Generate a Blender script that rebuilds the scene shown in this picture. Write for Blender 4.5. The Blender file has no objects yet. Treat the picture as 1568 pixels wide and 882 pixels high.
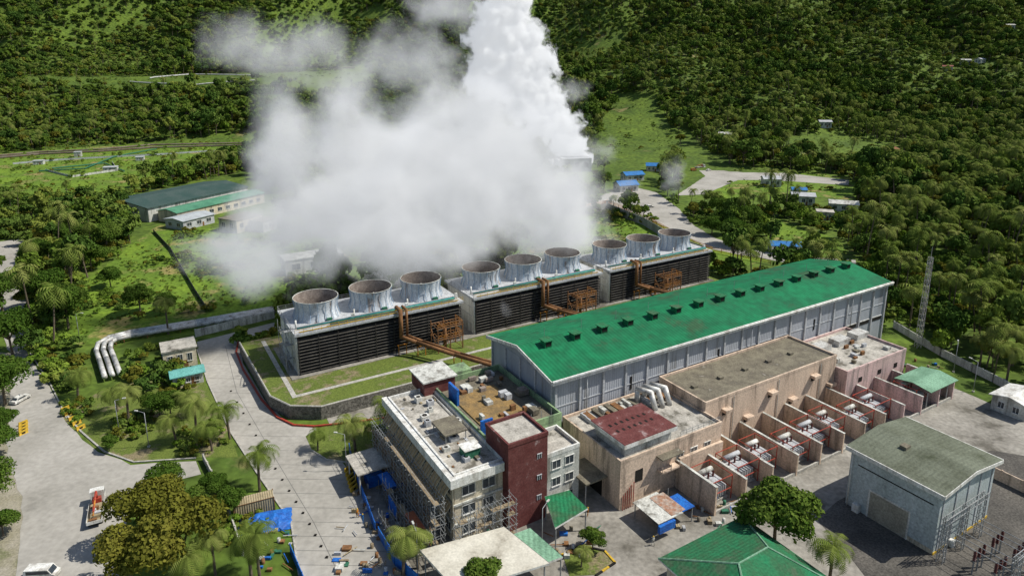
import bpy, bmesh, math, random
import numpy as np
from mathutils import Vector, Matrix
random.seed(7)
rad=math.radians
scene=bpy.context.scene
# ------------------------------------------------------------------ camera
CAMH=80.0; PITCH=rad(13.0); F=1011.0; CY=328.0
cp,sp=math.cos(PITCH),math.sin(PITCH)
cam_d=bpy.data.cameras.new("camera"); cam=bpy.data.objects.new("camera",cam_d)
scene.collection.objects.link(cam)
cam.location=(0,0,CAMH); cam.rotation_euler=(rad(90)-PITCH,0,0)
cam_d.sensor_width=36; cam_d.lens=F/1568*36; cam_d.shift_y=-(441-CY)/1568
cam_d.clip_start=1; cam_d.clip_end=8000
scene.camera=cam
# surveyed positions: photo measurement -> metres on the ground plane at height z
def site(u,v,z=0.0):
    x=(u-784)/F; y=(CY-v)/F
    k=sp-y*cp; T=(CAMH-z)/k
    return (x*T,(cp+y*sp)*T)
def at_depth(u,v,Y):
    x=(u-784)/F; y=(CY-v)/F
    T=Y/(cp+y*sp); return (x*T,Y,CAMH+(-sp+y*cp)*T)
# ------------------------------------------------------------------ light
SUN_AZ=rad(5); SUN_EL=rad(52)
sd=Vector((math.cos(SUN_EL)*math.cos(SUN_AZ),math.cos(SUN_EL)*math.sin(SUN_AZ),math.sin(SUN_EL)))
sl=bpy.data.lights.new("sun",'SUN'); sl.energy=5.0; sl.angle=rad(0.5); sl.color=(1,.96,.88)
so=bpy.data.objects.new("sun",sl); scene.collection.objects.link(so)
so.rotation_euler=sd.to_track_quat('Z','Y').to_euler()
w=bpy.data.worlds.new("World"); scene.world=w; w.use_nodes=True
nt=w.node_tree; nt.nodes.clear()
sk=nt.nodes.new('ShaderNodeTexSky'); sk.sky_type='NISHITA'; sk.sun_disc=False
sk.sun_elevation=SUN_EL; sk.sun_rotation=rad(90)-SUN_AZ
bg=nt.nodes.new('ShaderNodeBackground'); bg.inputs[1].default_value=0.1
wo=nt.nodes.new('ShaderNodeOutputWorld')
nt.links.new(sk.outputs[0],bg.inputs[0]); nt.links.new(bg.outputs[0],wo.inputs[0])
scene.view_settings.view_transform='Standard'; scene.view_settings.look='None'; scene.view_settings.exposure=0
# ------------------------------------------------------------------ materials
MATS={}
def c4(c): return (c[0],c[1],c[2],1)
def mk(name,c1,c2=None,scale=.25,rough=.8,metal=0.,bump=0.,streak=False,ribs=None,c3=None,lo=.4,hi=.62,fine=3.0,famp=.25):
    if name in MATS: return MATS[name]
    m=bpy.data.materials.new(name); m.use_nodes=True; MATS[name]=m
    nt=m.node_tree; N=nt.nodes; L=nt.links; b=N['Principled BSDF']
    b.inputs['Roughness'].default_value=rough; b.inputs['Metallic'].default_value=metal
    b.inputs['Specular IOR Level'].default_value=.5 if rough<.3 else .2
    if c2 is None: c2=tuple(x*.72 for x in c1)
    tc=N.new('ShaderNodeTexCoord'); mp=N.new('ShaderNodeMapping'); L.new(tc.outputs['Object'],mp.inputs[0])
    mp.inputs['Scale'].default_value=(1,1,.12) if streak else (1,1,1)
    n1=N.new('ShaderNodeTexNoise'); n1.inputs['Scale'].default_value=scale; n1.inputs['Detail'].default_value=7; n1.inputs['Roughness'].default_value=.65
    L.new(mp.outputs[0],n1.inputs['Vector'])
    r=N.new('ShaderNodeValToRGB'); r.color_ramp.elements[0].position=lo; r.color_ramp.elements[1].position=hi
    r.color_ramp.elements[0].color=c4(c1); r.color_ramp.elements[1].color=c4(c2)
    if c3: e=r.color_ramp.elements.new(min(hi+.08,.98)); e.color=c4(c3)
    L.new(n1.outputs[0],r.inputs[0])
    n2=N.new('ShaderNodeTexNoise'); n2.inputs['Scale'].default_value=fine; n2.inputs['Detail'].default_value=4
    L.new(tc.outputs['Object'],n2.inputs['Vector'])
    mr=N.new('ShaderNodeMapRange'); mr.inputs['From Min'].default_value=.3; mr.inputs['From Max'].default_value=.7
    mr.inputs['To Min'].default_value=1-famp; mr.inputs['To Max'].default_value=1+famp; L.new(n2.outputs[0],mr.inputs['Value'])
    mx=N.new('ShaderNodeVectorMath'); mx.operation='SCALE'; L.new(r.outputs[0],mx.inputs[0]); L.new(mr.outputs[0],mx.inputs['Scale'])
    col=mx.outputs[0]; hgt=n2.outputs[0]
    if ribs:
        ax,sp_,st=ribs
        sx=N.new('ShaderNodeSeparateXYZ'); L.new(tc.outputs['Object'],sx.inputs[0])
        mm=N.new('ShaderNodeMath'); mm.operation='MULTIPLY'; mm.inputs[1].default_value=2*math.pi/sp_; L.new(sx.outputs[ax],mm.inputs[0])
        sn=N.new('ShaderNodeMath'); sn.operation='SINE'; L.new(mm.outputs[0],sn.inputs[0])
        bp=N.new('ShaderNodeBump'); bp.inputs['Strength'].default_value=st; bp.inputs['Distance'].default_value=.08
        L.new(sn.outputs[0],bp.inputs['Height']); L.new(bp.outputs[0],b.inputs['Normal'])
    elif bump:
        bp=N.new('ShaderNodeBump'); bp.inputs['Strength'].default_value=bump; bp.inputs['Distance'].default_value=.15
        L.new(hgt,bp.inputs['Height']); L.new(bp.outputs[0],b.inputs['Normal'])
    L.new(col,b.inputs['Base Color'])
    return m
W_=dict(lo=.36,hi=.54)
conc=mk('concrete_road',(.38,.36,.32),(.29,.275,.24),.06,.9,bump=.1,c3=(.2,.19,.165),fine=.9,famp=.12)
conc2=mk('concrete_apron',(.33,.31,.27),(.22,.205,.175),.09,.9,bump=.1,c3=(.12,.11,.09),lo=.36,hi=.56,fine=1.2,famp=.22)
sand=mk('dirt_shoulder',(.34,.31,.25),(.24,.22,.15),.12,.95,bump=.3,c3=(.10,.12,.04),lo=.36,hi=.54)
gravel=mk('dark_gravel',(.075,.07,.062),(.12,.11,.095),.12,.95,bump=.4,famp=.4)
asph=mk('asphalt',(.13,.128,.12),(.16,.155,.145),.1,.9,bump=.1)
kerbm=mk('kerb_concrete',(.45,.43,.38),(.3,.29,.26),1,.9)
red=mk('red_paint',(.38,.05,.03),(.25,.06,.04),1,.6)
yel=mk('yellow_paint',(.6,.38,.03),(.4,.27,.04),1,.6)
orange=mk('orange_paint',(.5,.2,.03),(.3,.13,.03),1,.6)
rust=mk('rusty_steel',(.24,.12,.05),(.15,.075,.035),.8,.85,c3=(.32,.2,.09))
white=mk('white_paint',(.72,.72,.69),(.58,.57,.52),.6,.6,streak=True,c3=(.4,.38,.34),**W_)
whitew=mk('weathered_white',(.6,.6,.55),(.44,.44,.4),.6,.8,streak=True,c3=(.24,.23,.2),**W_)
roofconc=mk('roof_concrete',(.50,.47,.41),(.32,.30,.26),.35,.9,c3=(.14,.13,.105),lo=.36,hi=.55)
roofdirty=mk('mossy_roof_concrete',(.20,.18,.13),(.12,.105,.08),.35,.95,c3=(.3,.28,.23))
pinkw=mk('peach_wall',(.64,.50,.38),(.53,.41,.31),.5,.85,streak=True,c3=(.3,.235,.18),**W_)
pinkw2=mk('pink_wall',(.64,.46,.43),(.52,.38,.35),.5,.85,streak=True,c3=(.3,.24,.22),**W_)
beige=mk('beige_wall',(.62,.54,.39),(.50,.44,.33),.5,.85,streak=True,c3=(.26,.24,.18),**W_)
lime=mk('light_green_wall',(.27,.38,.2),(.19,.28,.15),.4,.8,streak=True,c3=(.12,.15,.1),**W_)
maroon=mk('maroon_cladding',(.115,.035,.032),(.15,.055,.05),.45,.8,streak=False,c3=(.3,.22,.21),lo=.42,hi=.6)
hallw=mk('grey_metal_cladding',(.38,.40,.435),(.32,.34,.37),.4,.6,streak=True,ribs=(0,.6,.35),famp=.08,c3=(.24,.245,.25),lo=.38,hi=.56)
hallwg=mk('grey_metal_cladding_gable',(.34,.36,.39),(.28,.3,.33),.4,.6,streak=True,ribs=(1,.6,.35),famp=.08,c3=(.2,.2,.2))
groof=mk('green_metal_roof',(.006,.16,.062),(.009,.12,.05),.11,.8,ribs=(0,.9,.3),c3=(.03,.09,.04),lo=.38,hi=.57,famp=.2,fine=.5)
groof2=mk('green_canopy_roof',(.016,.17,.07),(.03,.115,.05),.25,.8,ribs=(0,.7,.3),c3=(.06,.11,.06),lo=.38,hi=.56)
mint=mk('pale_green_roof',(.2,.36,.24),(.13,.25,.16),.2,.7,ribs=(0,.9,.3))
dkroof=mk('dark_green_roof',(.035,.07,.06),(.06,.09,.08),.1,.7,ribs=(0,1.,.3))
mossmetal=mk('mossy_grey_roof',(.15,.165,.12),(.1,.11,.075),.18,.85,ribs=(1,.8,.3),c3=(.06,.07,.04))
bluew=mk('pale_blue_grey_wall',(.44,.49,.49),(.36,.41,.4),.3,.7,streak=True,ribs=(1,1.2,.2),c3=(.27,.29,.27))
blue=mk('blue_roof',(.03,.18,.45),(.03,.13,.32),.4,.6)
tarp=mk('blue_tarpaulin',(.02,.15,.5),(.02,.09,.35),.8,.5,bump=.6)
teal=mk('teal_pipe',(.02,.2,.19),(.02,.14,.13),1,.5)
black=mk('dark_louvre',(.012,.011,.010),(.02,.018,.015),.3,.9)
slat=mk('louvre_slat',(.05,.046,.04),(.03,.027,.024),.5,.9)
ledge=mk('louvre_edge',(.16,.15,.13),(.08,.075,.065),.4,.9)
glass=mk('window_glass',(.03,.04,.05),(.05,.06,.07),.5,.15)
steel=mk('galvanised_steel',(.35,.36,.36),(.25,.26,.26),.8,.5,metal=.3)
silver=mk('insulated_pipe_jacket',(.62,.62,.59),(.45,.44,.41),.5,.5,metal=.2,c3=(.25,.22,.19),lo=.38,hi=.56)
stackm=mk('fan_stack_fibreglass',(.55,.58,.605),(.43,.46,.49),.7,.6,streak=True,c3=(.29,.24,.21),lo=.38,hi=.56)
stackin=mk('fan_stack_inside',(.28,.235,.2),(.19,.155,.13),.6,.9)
stone=mk('stone_wall',(.19,.18,.155),(.11,.105,.09),1.2,.95,bump=.8,fine=2.5,famp=.5)
green=mk('green_equipment',(.04,.16,.09),(.03,.11,.07),1,.6)
tyre=mk('tyre_rubber',(.02,.02,.02),(.03,.03,.03),1,.9)
wood=mk('bark',(.16,.13,.09),(.09,.07,.05),1.5,.95,bump=.5)
tan=mk('tan_container',(.35,.29,.18),(.27,.22,.13),.5,.7,ribs=(0,.4,.5))
gypsum=mk('grey_trim',(.46,.47,.48),(.36,.37,.38),.5,.7,c3=(.25,.24,.22))
lawn=mk('mown_grass',(.13,.165,.032),(.10,.135,.026),.16,.95,bump=.4,c3=(.21,.175,.10),lo=.36,hi=.53,famp=.35)
meadow=mk('wild_meadow',(.145,.225,.022),(.09,.155,.018),.05,.95,bump=.6,c3=(.25,.21,.075),lo=.4,hi=.55,fine=.8,famp=.45)
# ------------------------------------------------------------------ mesh builder
class Obj:
    def __init__(s,name,loc=(0,0,0),ang=0.):
        s.name=name; s.loc=loc; s.ang=ang; s.parts={}
    def P(s,part,mat):
        k=(part,mat.name)
        if k not in s.parts: s.parts[k]=[[],[],mat,[]]
        return s.parts[k]
    def poly(s,part,mat,pts,smooth=False):
        p=s.P(part,mat); n=len(p[0]); p[0]+=[tuple(q) for q in pts]; p[1].append(tuple(range(n,n+len(pts)))); p[3].append(smooth)
    def mesh(s,part,mat,vs,fs,smooth=False):
        p=s.P(part,mat); n=len(p[0]); p[0]+=[tuple(q) for q in vs]
        for f in fs: p[1].append(tuple(i+n for i in f)); p[3].append(smooth)
    def box(s,part,mat,x0,y0,z0,x1,y1,z1):
        v=[(x0,y0,z0),(x1,y0,z0),(x1,y1,z0),(x0,y1,z0),(x0,y0,z1),(x1,y0,z1),(x1,y1,z1),(x0,y1,z1)]
        s.mesh(part,mat,v,[(3,2,1,0),(4,5,6,7),(0,1,5,4),(1,2,6,5),(2,3,7,6),(3,0,4,7)])
    def prism(s,part,mat,prof,axis,a0,a1):
        n=len(prof)
        if axis=='x': f=lambda a,p:(a,p[0],p[1])
        else: f=lambda a,p:(p[0],a,p[1])
        vs=[f(a0,p) for p in prof]+[f(a1,p) for p in prof]
        fs=[tuple(range(n)),tuple(range(2*n-1,n-1,-1))]+[(i,i+n,(i+1)%n+n,(i+1)%n) for i in range(n)]
        s.mesh(part,mat,vs,fs)
    def gable(s,part,mat,x0,y0,x1,y1,z,rise,axis='x',over=.5,th=.25):
        if axis=='x': a0,a1,b0,b1=x0-over,x1+over,y0-over,y1+over
        else: a0,a1,b0,b1=y0-over,y1+over,x0-over,x1+over
        m=(b0+b1)/2
        s.prism(part,mat,[(b0,z),(b0,z+th),(m,z+rise+th),(b1,z+th),(b1,z),(m,z+rise)],axis,a0,a1)
    def gfill(s,part,mat,x0,y0,x1,y1,z,rise,axis='x'):
        if axis=='x': s.prism(part,mat,[(y0,z),((y0+y1)/2,z+rise),(y1,z)],'x',x0,x1)
        else: s.prism(part,mat,[(x0,z),((x0+x1)/2,z+rise),(x1,z)],'y',y0,y1)
    def tube(s,part,mat,p,q,r,n=6,r2=None):
        p=Vector(p);q=Vector(q);d=(q-p)
        if d.length<1e-6: return
        d.normalize(); u=d.orthogonal().normalized(); v=d.cross(u); r2=r if r2 is None else r2
        vs=[];
        for c,rr in((p,r),(q,r2)):
            for i in range(n):
                a=2*math.pi*i/n; vs.append(tuple(c+u*math.cos(a)*rr+v*math.sin(a)*rr))
        fs=[(i,(i+1)%n,(i+1)%n+n,i+n) for i in range(n)]+[tuple(range(n-1,-1,-1)),tuple(range(n,2*n))]
        s.mesh(part,mat,vs,fs,n>=8)
    def pipe(s,part,mat,pts,r,n=8):
        for a,b in zip(pts[:-1],pts[1:]):
            a=Vector(a);b=Vector(b);d=(b-a).normalized()*r*.35
            s.tube(part,mat,a-d,b+d,r,n)
    def lathe(s,part,mat,cx,cy,prof,n=24,cap=False,smooth=True):
        vs=[];fs=[]
        for r,z in prof:
            for i in range(n):
                a=2*math.pi*i/n; vs.append((cx+r*math.cos(a),cy+r*math.sin(a),z))
        for j in range(len(prof)-1):
            for i in range(n):
                fs.append((j*n+i,j*n+(i+1)%n,(j+1)*n+(i+1)%n,(j+1)*n+i))
        if cap: fs.append(tuple(range((len(prof)-1)*n,len(prof)*n)))
        s.mesh(part,mat,vs,fs,smooth)
    def rail(s,part,mat,pts,h=1.1,step=2.5,r=.045,levels=2):
        for a,b in zip(pts[:-1],pts[1:]):
            a=Vector(a);b=Vector(b); n=max(1,int((b-a).length/step))
            for k in range(levels): 
                o=Vector((0,0,h*(k+1)/levels)); s.tube(part,mat,a+o,b+o,r,4)
            for i in range(n+1):
                c=a.lerp(b,i/n); s.tube(part,mat,c,c+Vector((0,0,h)),r,4)
    def wins(s,side,c,a0,a1,n,z0,z1,fr=.6,frame=None,sill=True):
        frame=frame or white
        W=(a1-a0)/n
        for i in range(n):
            m=a0+(i+.5)*W; h=W*fr/2
            def bx(part,mat,lo,hi,zz0,zz1,pr):
                if side=='y-': s.box(part,mat,lo,c-pr,zz0,hi,c+.05,zz1)
                if side=='y+': s.box(part,mat,lo,c-.05,zz0,hi,c+pr,zz1)
                if side=='x-': s.box(part,mat,c-pr,lo,zz0,c+.05,hi,zz1)
                if side=='x+': s.box(part,mat,c-.05,lo,zz0,c+pr,hi,zz1)
            bx('windows',glass,m-h,m+h,z0,z1,.03)
            bx('window_frames',frame,m-h-.1,m-h,z0,z1,.09); bx('window_frames',frame,m+h,m+h+.1,z0,z1,.09)
            bx('window_frames',frame,m-.04,m+.04,z0,z1,.07)
            bx('window_frames',frame,m-h-.15,m+h+.15,z1,z1+.12,.14)
            if sill: bx('window_frames',frame,m-h-.2,m+h+.2,z0-.14,z0,.2)
    def done(s):
        e=bpy.data.objects.new(s.name,None); scene.collection.objects.link(e)
        e.location=s.loc; e.rotation_euler=(0,0,s.ang); e.empty_display_size=.5
        for (part,mn),(vs,fs,mat,sm) in s.parts.items():
            me=bpy.data.meshes.new(part); me.from_pydata(vs,[],fs)
            me.materials.append(mat); me.polygons.foreach_set('use_smooth',sm); me.update()
            o=bpy.data.objects.new(part,me); scene.collection.objects.link(o); o.parent=e
        return e
jr=random.Random(11)
def sheet(name,pts,z,mat,px=True,jit=.3):
    w_=[site(*p) for p in pts] if px else pts
    J=[]
    for a,b in zip(w_,w_[1:]+w_[:1]):
        L_=math.hypot(b[0]-a[0],b[1]-a[1]); n=max(1,int(L_/3.5)) if jit else 1
        nx_,ny_=(-(b[1]-a[1])/max(L_,.01),(b[0]-a[0])/max(L_,.01))
        for i in range(n):
            f=i/n; d=jr.uniform(-jit,jit) if i else 0; J.append((a[0]+(b[0]-a[0])*f+nx_*d,a[1]+(b[1]-a[1])*f+ny_*d))
    bm=bmesh.new(); f=bm.faces.new([bm.verts.new((p[0],p[1],z)) for p in J]); bm.normal_update()
    if f.normal.z<0: f.normal_flip()
    bmesh.ops.triangulate(bm,faces=bm.faces[:])
    me=bpy.data.meshes.new(name); bm.to_mesh(me); bm.free(); me.materials.append(mat)
    o=bpy.data.objects.new(name,me); scene.collection.objects.link(o); return w_
# plant frame
PA=rad(31); PO=(8.3,120.3)
e1=(math.cos(PA),math.sin(PA)); e2=(-math.sin(PA),math.cos(PA))
def L2W(s,t): return (PO[0]+s*e1[0]+t*e2[0],PO[1]+s*e1[1]+t*e2[1])
def plant(name): return Obj(name,(PO[0],PO[1],0),PA)
# ------------------------------------------------------------------ terrain
def sstep(a,b,x):
    t=np.clip((x-a)/(b-a),0,1); return t*t*(3-2*t)
def H(x,y):
    x=np.asarray(x,float); y=np.asarray(y,float)
    wob=35*np.sin(x*.008+1)+22*np.sin(x*.019+2.3)
    yy=y+wob
    hl=np.interp(yy,[640,880,1010,1300,1700,2600],[0,58,66,230,380,420])
    hr=np.interp(yy,[500,640,820,1000,1300,1700,2600],[0,12,62,135,270,400,430])
    f=sstep(-60,200,x-.1*y)
    h=hl*(1-f)+hr*f
    rid=np.sin(x*.021+.9*np.sin(y*.008)+y*.004)*.5+np.sin(x*.043-y*.017+1.3)*.3+np.sin(x*.011+y*.023)*.25
    amp=np.clip(h/160,0,1)*38*sstep(0,.3,f+sstep(1010,1150,yy))
    h=h+rid*amp*sstep(4,40,h)
    az=x/np.maximum(y,1)
    h=h*(1-.42*sstep(.60,.86,az)*sstep(700,1100,y)*(1-sstep(1700,2200,y)))
    h=h+ 90*sstep(1900,2500,y)
    return np.maximum(h,0)
def hit(u,v):
    x=(u-784)/F; y=(CY-v)/F
    for T in np.arange(100,3000,3.):
        z=CAMH+(-sp+y*cp)*T
        X,Y=x*T,(cp+y*sp)*T
        if z<=H(X,Y): return (X,Y,float(H(X,Y)))
    return (x*1500,1500,0)
def hpoly(pts): return [hit(*p)[:2] for p in pts]
xs=np.arange(-1800,2401,12.); ys=np.arange(-60,3001,12.)
gx,gy=np.meshgrid(xs,ys); gz=H(gx,gy)
nx,ny=len(xs),len(ys)
idx=np.arange(nx*ny).reshape(ny,nx)
fc=np.stack([idx[:-1,:-1],idx[:-1,1:],idx[1:,1:],idx[1:,:-1]],-1).reshape(-1,4)
me=bpy.data.meshes.new("ground_terrain"); me.from_pydata(np.stack([gx,gy,gz],-1).reshape(-1,3).tolist(),[],fc.tolist())
me.polygons.foreach_set('use_smooth',[True]*len(fc))
tm=mk('hillside_grass',(.10,.15,.02),(.06,.10,.016),.03,.95,bump=.8,c3=(.19,.165,.065),fine=.35,famp=.45)
me.materials.append(tm); o=bpy.data.objects.new("ground_terrain",me); scene.collection.objects.link(o)
# ------------------------------------------------------------------ ground sheets
def inpoly(px_,py_,poly):
    r=np.zeros(len(px_),bool); n=len(poly); j=n-1
    for i in range(n):
        xi,yi=poly[i]; xj,yj=poly[j]
        c=((yi>py_)!=(yj>py_))&(px_<(xj-xi)*(py_-yi)/((yj-yi)+1e-12)+xi)
        r^=c; j=i
    return r
EX=[]; MEAD=[]
meadowP=[(85,530),(120,440),(200,375),(245,345),(330,350),(420,372),(600,350),(900,330),(1050,350),(1180,400),(1130,410),(800,420),(430,480),(300,505),(250,515),(150,525)]
MEAD.append(sheet("meadow",meadowP,.02,meadow,jit=1.))
MEAD.append(sheet("meadow",[(-40,258),(0,236),(120,226),(400,212),(420,250),(300,262),(225,285),(180,310),(80,306),(-30,310)],.02,meadow,jit=1.5))
MEAD.append(sheet("meadow",[(1170,345),(1190,335),(1270,362),(1310,385),(1240,395),(1180,380)],.02,meadow,jit=1.))
MEAD.append(sheet("meadow",[(1105,262),(1120,256),(1200,262),(1300,270),(1320,292),(1300,306),(1240,300),(1190,306),(1120,308),(1080,300)],.02,meadow,jit=1.5))
MEAD.append(sheet("meadow",[(905,235),(940,200),(1000,205),(1036,224),(1045,240),(1020,262),(985,252),(920,262)],.02,meadow,jit=1.5))
EX+=MEAD
EX.append(sheet("dirt_shoulder",[(-120,540),(30,540),(60,700),(70,1000),(-160,1000)],.02,sand,jit=.8))
roadL=[(-12,372),(36,366),(44,430),(40,480),(42,540),(75,590),(100,645),(150,692),(200,712),(300,706),(308,726),(240,742),(196,790),(182,882),(150,1010),(15,1010),(28,850),(35,760),(10,700),(12,640),(22,560),(0,500),(-8,430)]
EX.append(sheet("access_road",roadL,.05,conc,jit=.4))
roadI=[(300,524),(420,494),(424,506),(366,519),(372,556),(405,612),(440,648),(482,654),(530,715),(560,760),(640,882),(700,1000),(440,1000),(458,882),(446,800),(392,722),(352,660),(318,585)]
EX.append(sheet("plant_road",roadI,.05,conc,jit=.0))
apron=[(500,640),(600,575),(640,560),(760,560),(860,680),(1440,600),(1450,590),(1568,640),(1800,720),(1800,1100),(640,1100),(570,800),(520,690)]
sheet("concrete_apron",apron,.03,conc2)
EX.append(sheet("gravel_yard",[(1248,792),(1300,758),(1420,700),(1520,690),(1700,720),(1700,1000),(1420,1000),(1300,850)],.07,gravel))
sheet("lawn",[(468,668),(500,650),(560,640),(600,655),(610,690),(560,712),(500,704),(478,690)],.09,lawn,jit=.1)
sheet("lawn",[(862,850),(890,838),(925,845),(940,862),(910,880),(872,882)],.09,lawn,jit=0)
sheet("lawn",[(95,640),(150,600),(300,560),(345,640),(365,700),(330,700),(300,700),(200,708),(150,690)],.03,lawn)
pad=[(900,322),(893,312),(925,298),(965,285),(1005,295),(1040,320),(1062,345),(1095,365),(1150,383),(1240,394),(1310,398),(1310,406),(1200,402),(1090,382),(1040,358),(1000,338),(950,326)]
EX.append(sheet("service_yard",pad,.06,conc))
EX.append(sheet("access_road",[(1035,300),(1080,270),(1058,250),(1036,226),(1044,208),(1052,222),(1075,238),(1110,250),(1118,262),(1190,264),(1300,276),(1300,284),(1180,276),(1130,276),(1078,298)],.05,conc))
EX.append(sheet("footpath",[(962,210),(974,208),(1002,238),(990,244)],.05,sand))
EX.append([L2W(-60,-90),L2W(122,-90),L2W(122,92),L2W(-60,92)])
EX.append([site(200,372),site(200,300),site(380,262),site(440,300),site(430,372),site(330,385)])
EX.append([site(1340,560),site(1350,505),site(1368,500),site(1440,541),site(1520,581),site(1600,622),site(1700,700),site(1500,700)])
EX.append([site(925,245),site(985,235),site(1010,240),site(1010,318),site(940,325),site(925,300)])
EX.append([site(1060,300),site(1120,300),site(1310,292),site(1310,318),site(1190,318),site(1080,322)])
EX.append([site(840,260),site(905,248),site(915,290),site(850,290)])
EX.append([site(130,600),site(135,505),site(430,460),site(430,505),site(200,535),site(190,600)])
EX.append([site(1060,345),site(1170,378),site(1320,392),site(1330,418),site(1150,425),site(1070,395)])
EX.append([site(1040,235),site(1075,245),site(1110,262),site(1110,315),site(1040,325)])
HC=[hpoly(p) for p in ([(40,118),(430,112),(560,98),(580,118),(520,145),(420,136),(230,144),(200,132),(40,128)],[(1190,212),(1290,206),(1400,232),(1340,260),(1215,244)],[(925,178),(955,168),(975,190),(940,200)],[(880,82),(950,58),(962,68),(905,92)],[(540,20),(600,30),(590,42),(535,35)])]
EX+=HC
# pad of the cooling towers with stone retaining wall
o=plant("cooling_tower_platform")
pp=[(-46,88),(-45,52),(-42,45),(-36,41),(112,41),(112,88)]
n=len(pp)
for i in range(n):
    a=pp[i];b=pp[(i+1)%n]
    o.poly('retaining_wall',stone,[(a[0],a[1],0),(b[0],b[1],0),(b[0],b[1],3.2),(a[0],a[1],3.2)])
o.poly('grass_top',lawn,[(p[0],p[1],3.2) for p in pp][::-1])
for a,b in zip(pp[:4],pp[1:5]):
    o.pipe('coping',kerbm,[(a[0]+.2,a[1]+.2,3.25),(b[0]+.2,b[1]+.2,3.25)],.25,6)
o.box('path',kerbm,-40.5,48.5,3.2,110,49.6,3.26); o.box('path',kerbm,-40.5,49.6,3.2,-39.4,86,3.262)
o.box('basin_edge',conc2,-38.5,57.5,3.2,110,79.5,3.35)
o.done()
def kerb(name,pts,mat,wd=.3,h=.15,px=True,z=0.05,dash=None):
    o=Obj(name); P_=[site(*p) if px else p for p in pts]
    k=0
    for a,b in zip(P_[:-1],P_[1:]):
        a=Vector((*a,0));b=Vector((*b,0));d=b-a;Ln=d.length;d.normalize();nn=Vector((-d.y,d.x,0))*wd/2
        m=max(1,int(Ln/1.5)) if dash else 1
        for i in range(m):
            p=a+d*Ln*i/m;q=a+d*Ln*(i+1)/m
            mt=(mat if k%2==0 else dash) if dash else mat; k+=1
            vs=[p-nn,q-nn,q+nn,p+nn]
            vs=[(v.x,v.y,z) for v in vs]+[(v.x,v.y,z+h) for v in vs]
            o.mesh('kerb_stones',mt,vs,[(4,5,6,7),(0,1,5,4),(1,2,6,5),(2,3,7,6),(3,0,4,7)])
    return o.done()
kerb("painted_kerb",[(366,519),(362,540),(372,566),(400,612),(425,640),(450,652),(482,654),(540,648),(600,640)],red,.4,.4)
kerb("road_kerb",[(478,690),(500,704),(560,712),(610,690)],kerbm)
kerb("road_kerb",[(42,480),(46,540),(78,590),(102,640)],kerbm)
kerb("striped_kerb",[(102,636),(125,662),(160,692),(205,708),(300,702)],kerbm,.35,.2)
kerb("road_kerb",[(300,530),(318,585),(352,660),(392,722),(446,800),(458,882)],kerbm)
kerb("striped_kerb",[(860,850),(890,836),(926,844),(942,862),(912,882)],yel,.35,.2,dash=black)
o=Obj("road_joints")
for v0 in range(535,880,22):
    ul=np.interp(v0,[524,585,660,722,800,882],[302,318,352,392,446,458]); ur=np.interp(v0,[519,556,612,648,715,760,882],[366,372,405,440,530,560,640])
    a=site(ul+2,v0);b=site(ur-2,v0+2)
    o.poly('joint',asph,[(a[0],a[1],.056),(b[0],b[1],.056),(b[0],b[1]+.1,.056),(a[0],a[1]+.1,.056)])
pts=[(345,530),(362,600),(420,700),(480,800),(520,882)]
for a,b in zip(pts[:-1],pts[1:]):
    a=site(*a);b=site(*b); o.poly('joint',asph,[(a[0],a[1],.06),(a[0]+.12,a[1],.06),(b[0]+.12,b[1],.06),(b[0],b[1],.06)])
for k in range(16):
    v0=600+k*17; u0=np.interp(v0,[600,700,800,882],[352,408,470,512]); a=site(u0,v0); o.box('centre_marks',black,a[0],a[1],.062,a[0]+.4,a[1]+.4,.25)
o.done()
# ------------------------------------------------------------------ turbine hall
o=plant("turbine_hall")
LH,DH,HH,RS=116,25,19,2.6
o.box('walls',hallw,0,0,0,LH,DH,HH-.8)
o.gfill('gable_walls',hallwg,0.02,0,LH-.02,DH,HH-.8,RS)
o.box('gable_cladding',hallwg,-.06,.02,0,-.005,DH-.02,HH-.81)
o.gable('roof',groof,0,0,LH,DH,HH-.75,RS,'x',.9,.3)
o.box('fascia',white,-1.0,-1.2,HH-1.15,LH+1.0,-.85,HH-.25)
o.box('fascia',white,LH+.92,-.84,HH-1.1,LH+1.15,DH+.9,HH-.5)
for x in (-1.15,):
    o.prism('barge_board',white,[(-.9,HH-1.1),(DH/2,HH-1.1+RS*1.02),(DH/2,HH-.35+RS*1.02),(-.9,HH-.35)],'x',x,x+.2)
    o.prism('barge_board',white,[(DH/2,HH-1.1+RS*1.02),(DH+.9,HH-1.1),(DH+.9,HH-.35),(DH/2,HH-.35+RS*1.02)],'x',x,x+.2)
for i in range(20):
    x=.4+i*(LH-.8)/19
    o.box('pilasters',gypsum,x-.25,-.35,0,x+.25,-.002,HH-1.2)
for i in range(5):
    y=.4+i*(DH-.8)/4
    o.box('pilasters',gypsum,-.35,y-.2,0,-.07,y+.2,HH-1)
o.box('band',gypsum,.66,-.12,12.2,LH-.7,-.003,12.4)
for i in range(19):
    x=.4+(i+.5)*(LH-.8)/19
    o.box('louvre_strip',black,x-2.2,-.1,7.6,x+2.2,-.004,8.7)
    o.box('louvre_frame',white,x-2.3,-.16,8.7,x+2.3,-.004,8.85)
for x in (8,58,99): o.pipe('downpipe',gypsum,[(x,-.5,HH-1.3),(x,-.5,9)],.12)
for x in(20,47,83): o.box('wall_vents',black,x,-.12,11,x+.5,-.004,14)
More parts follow.
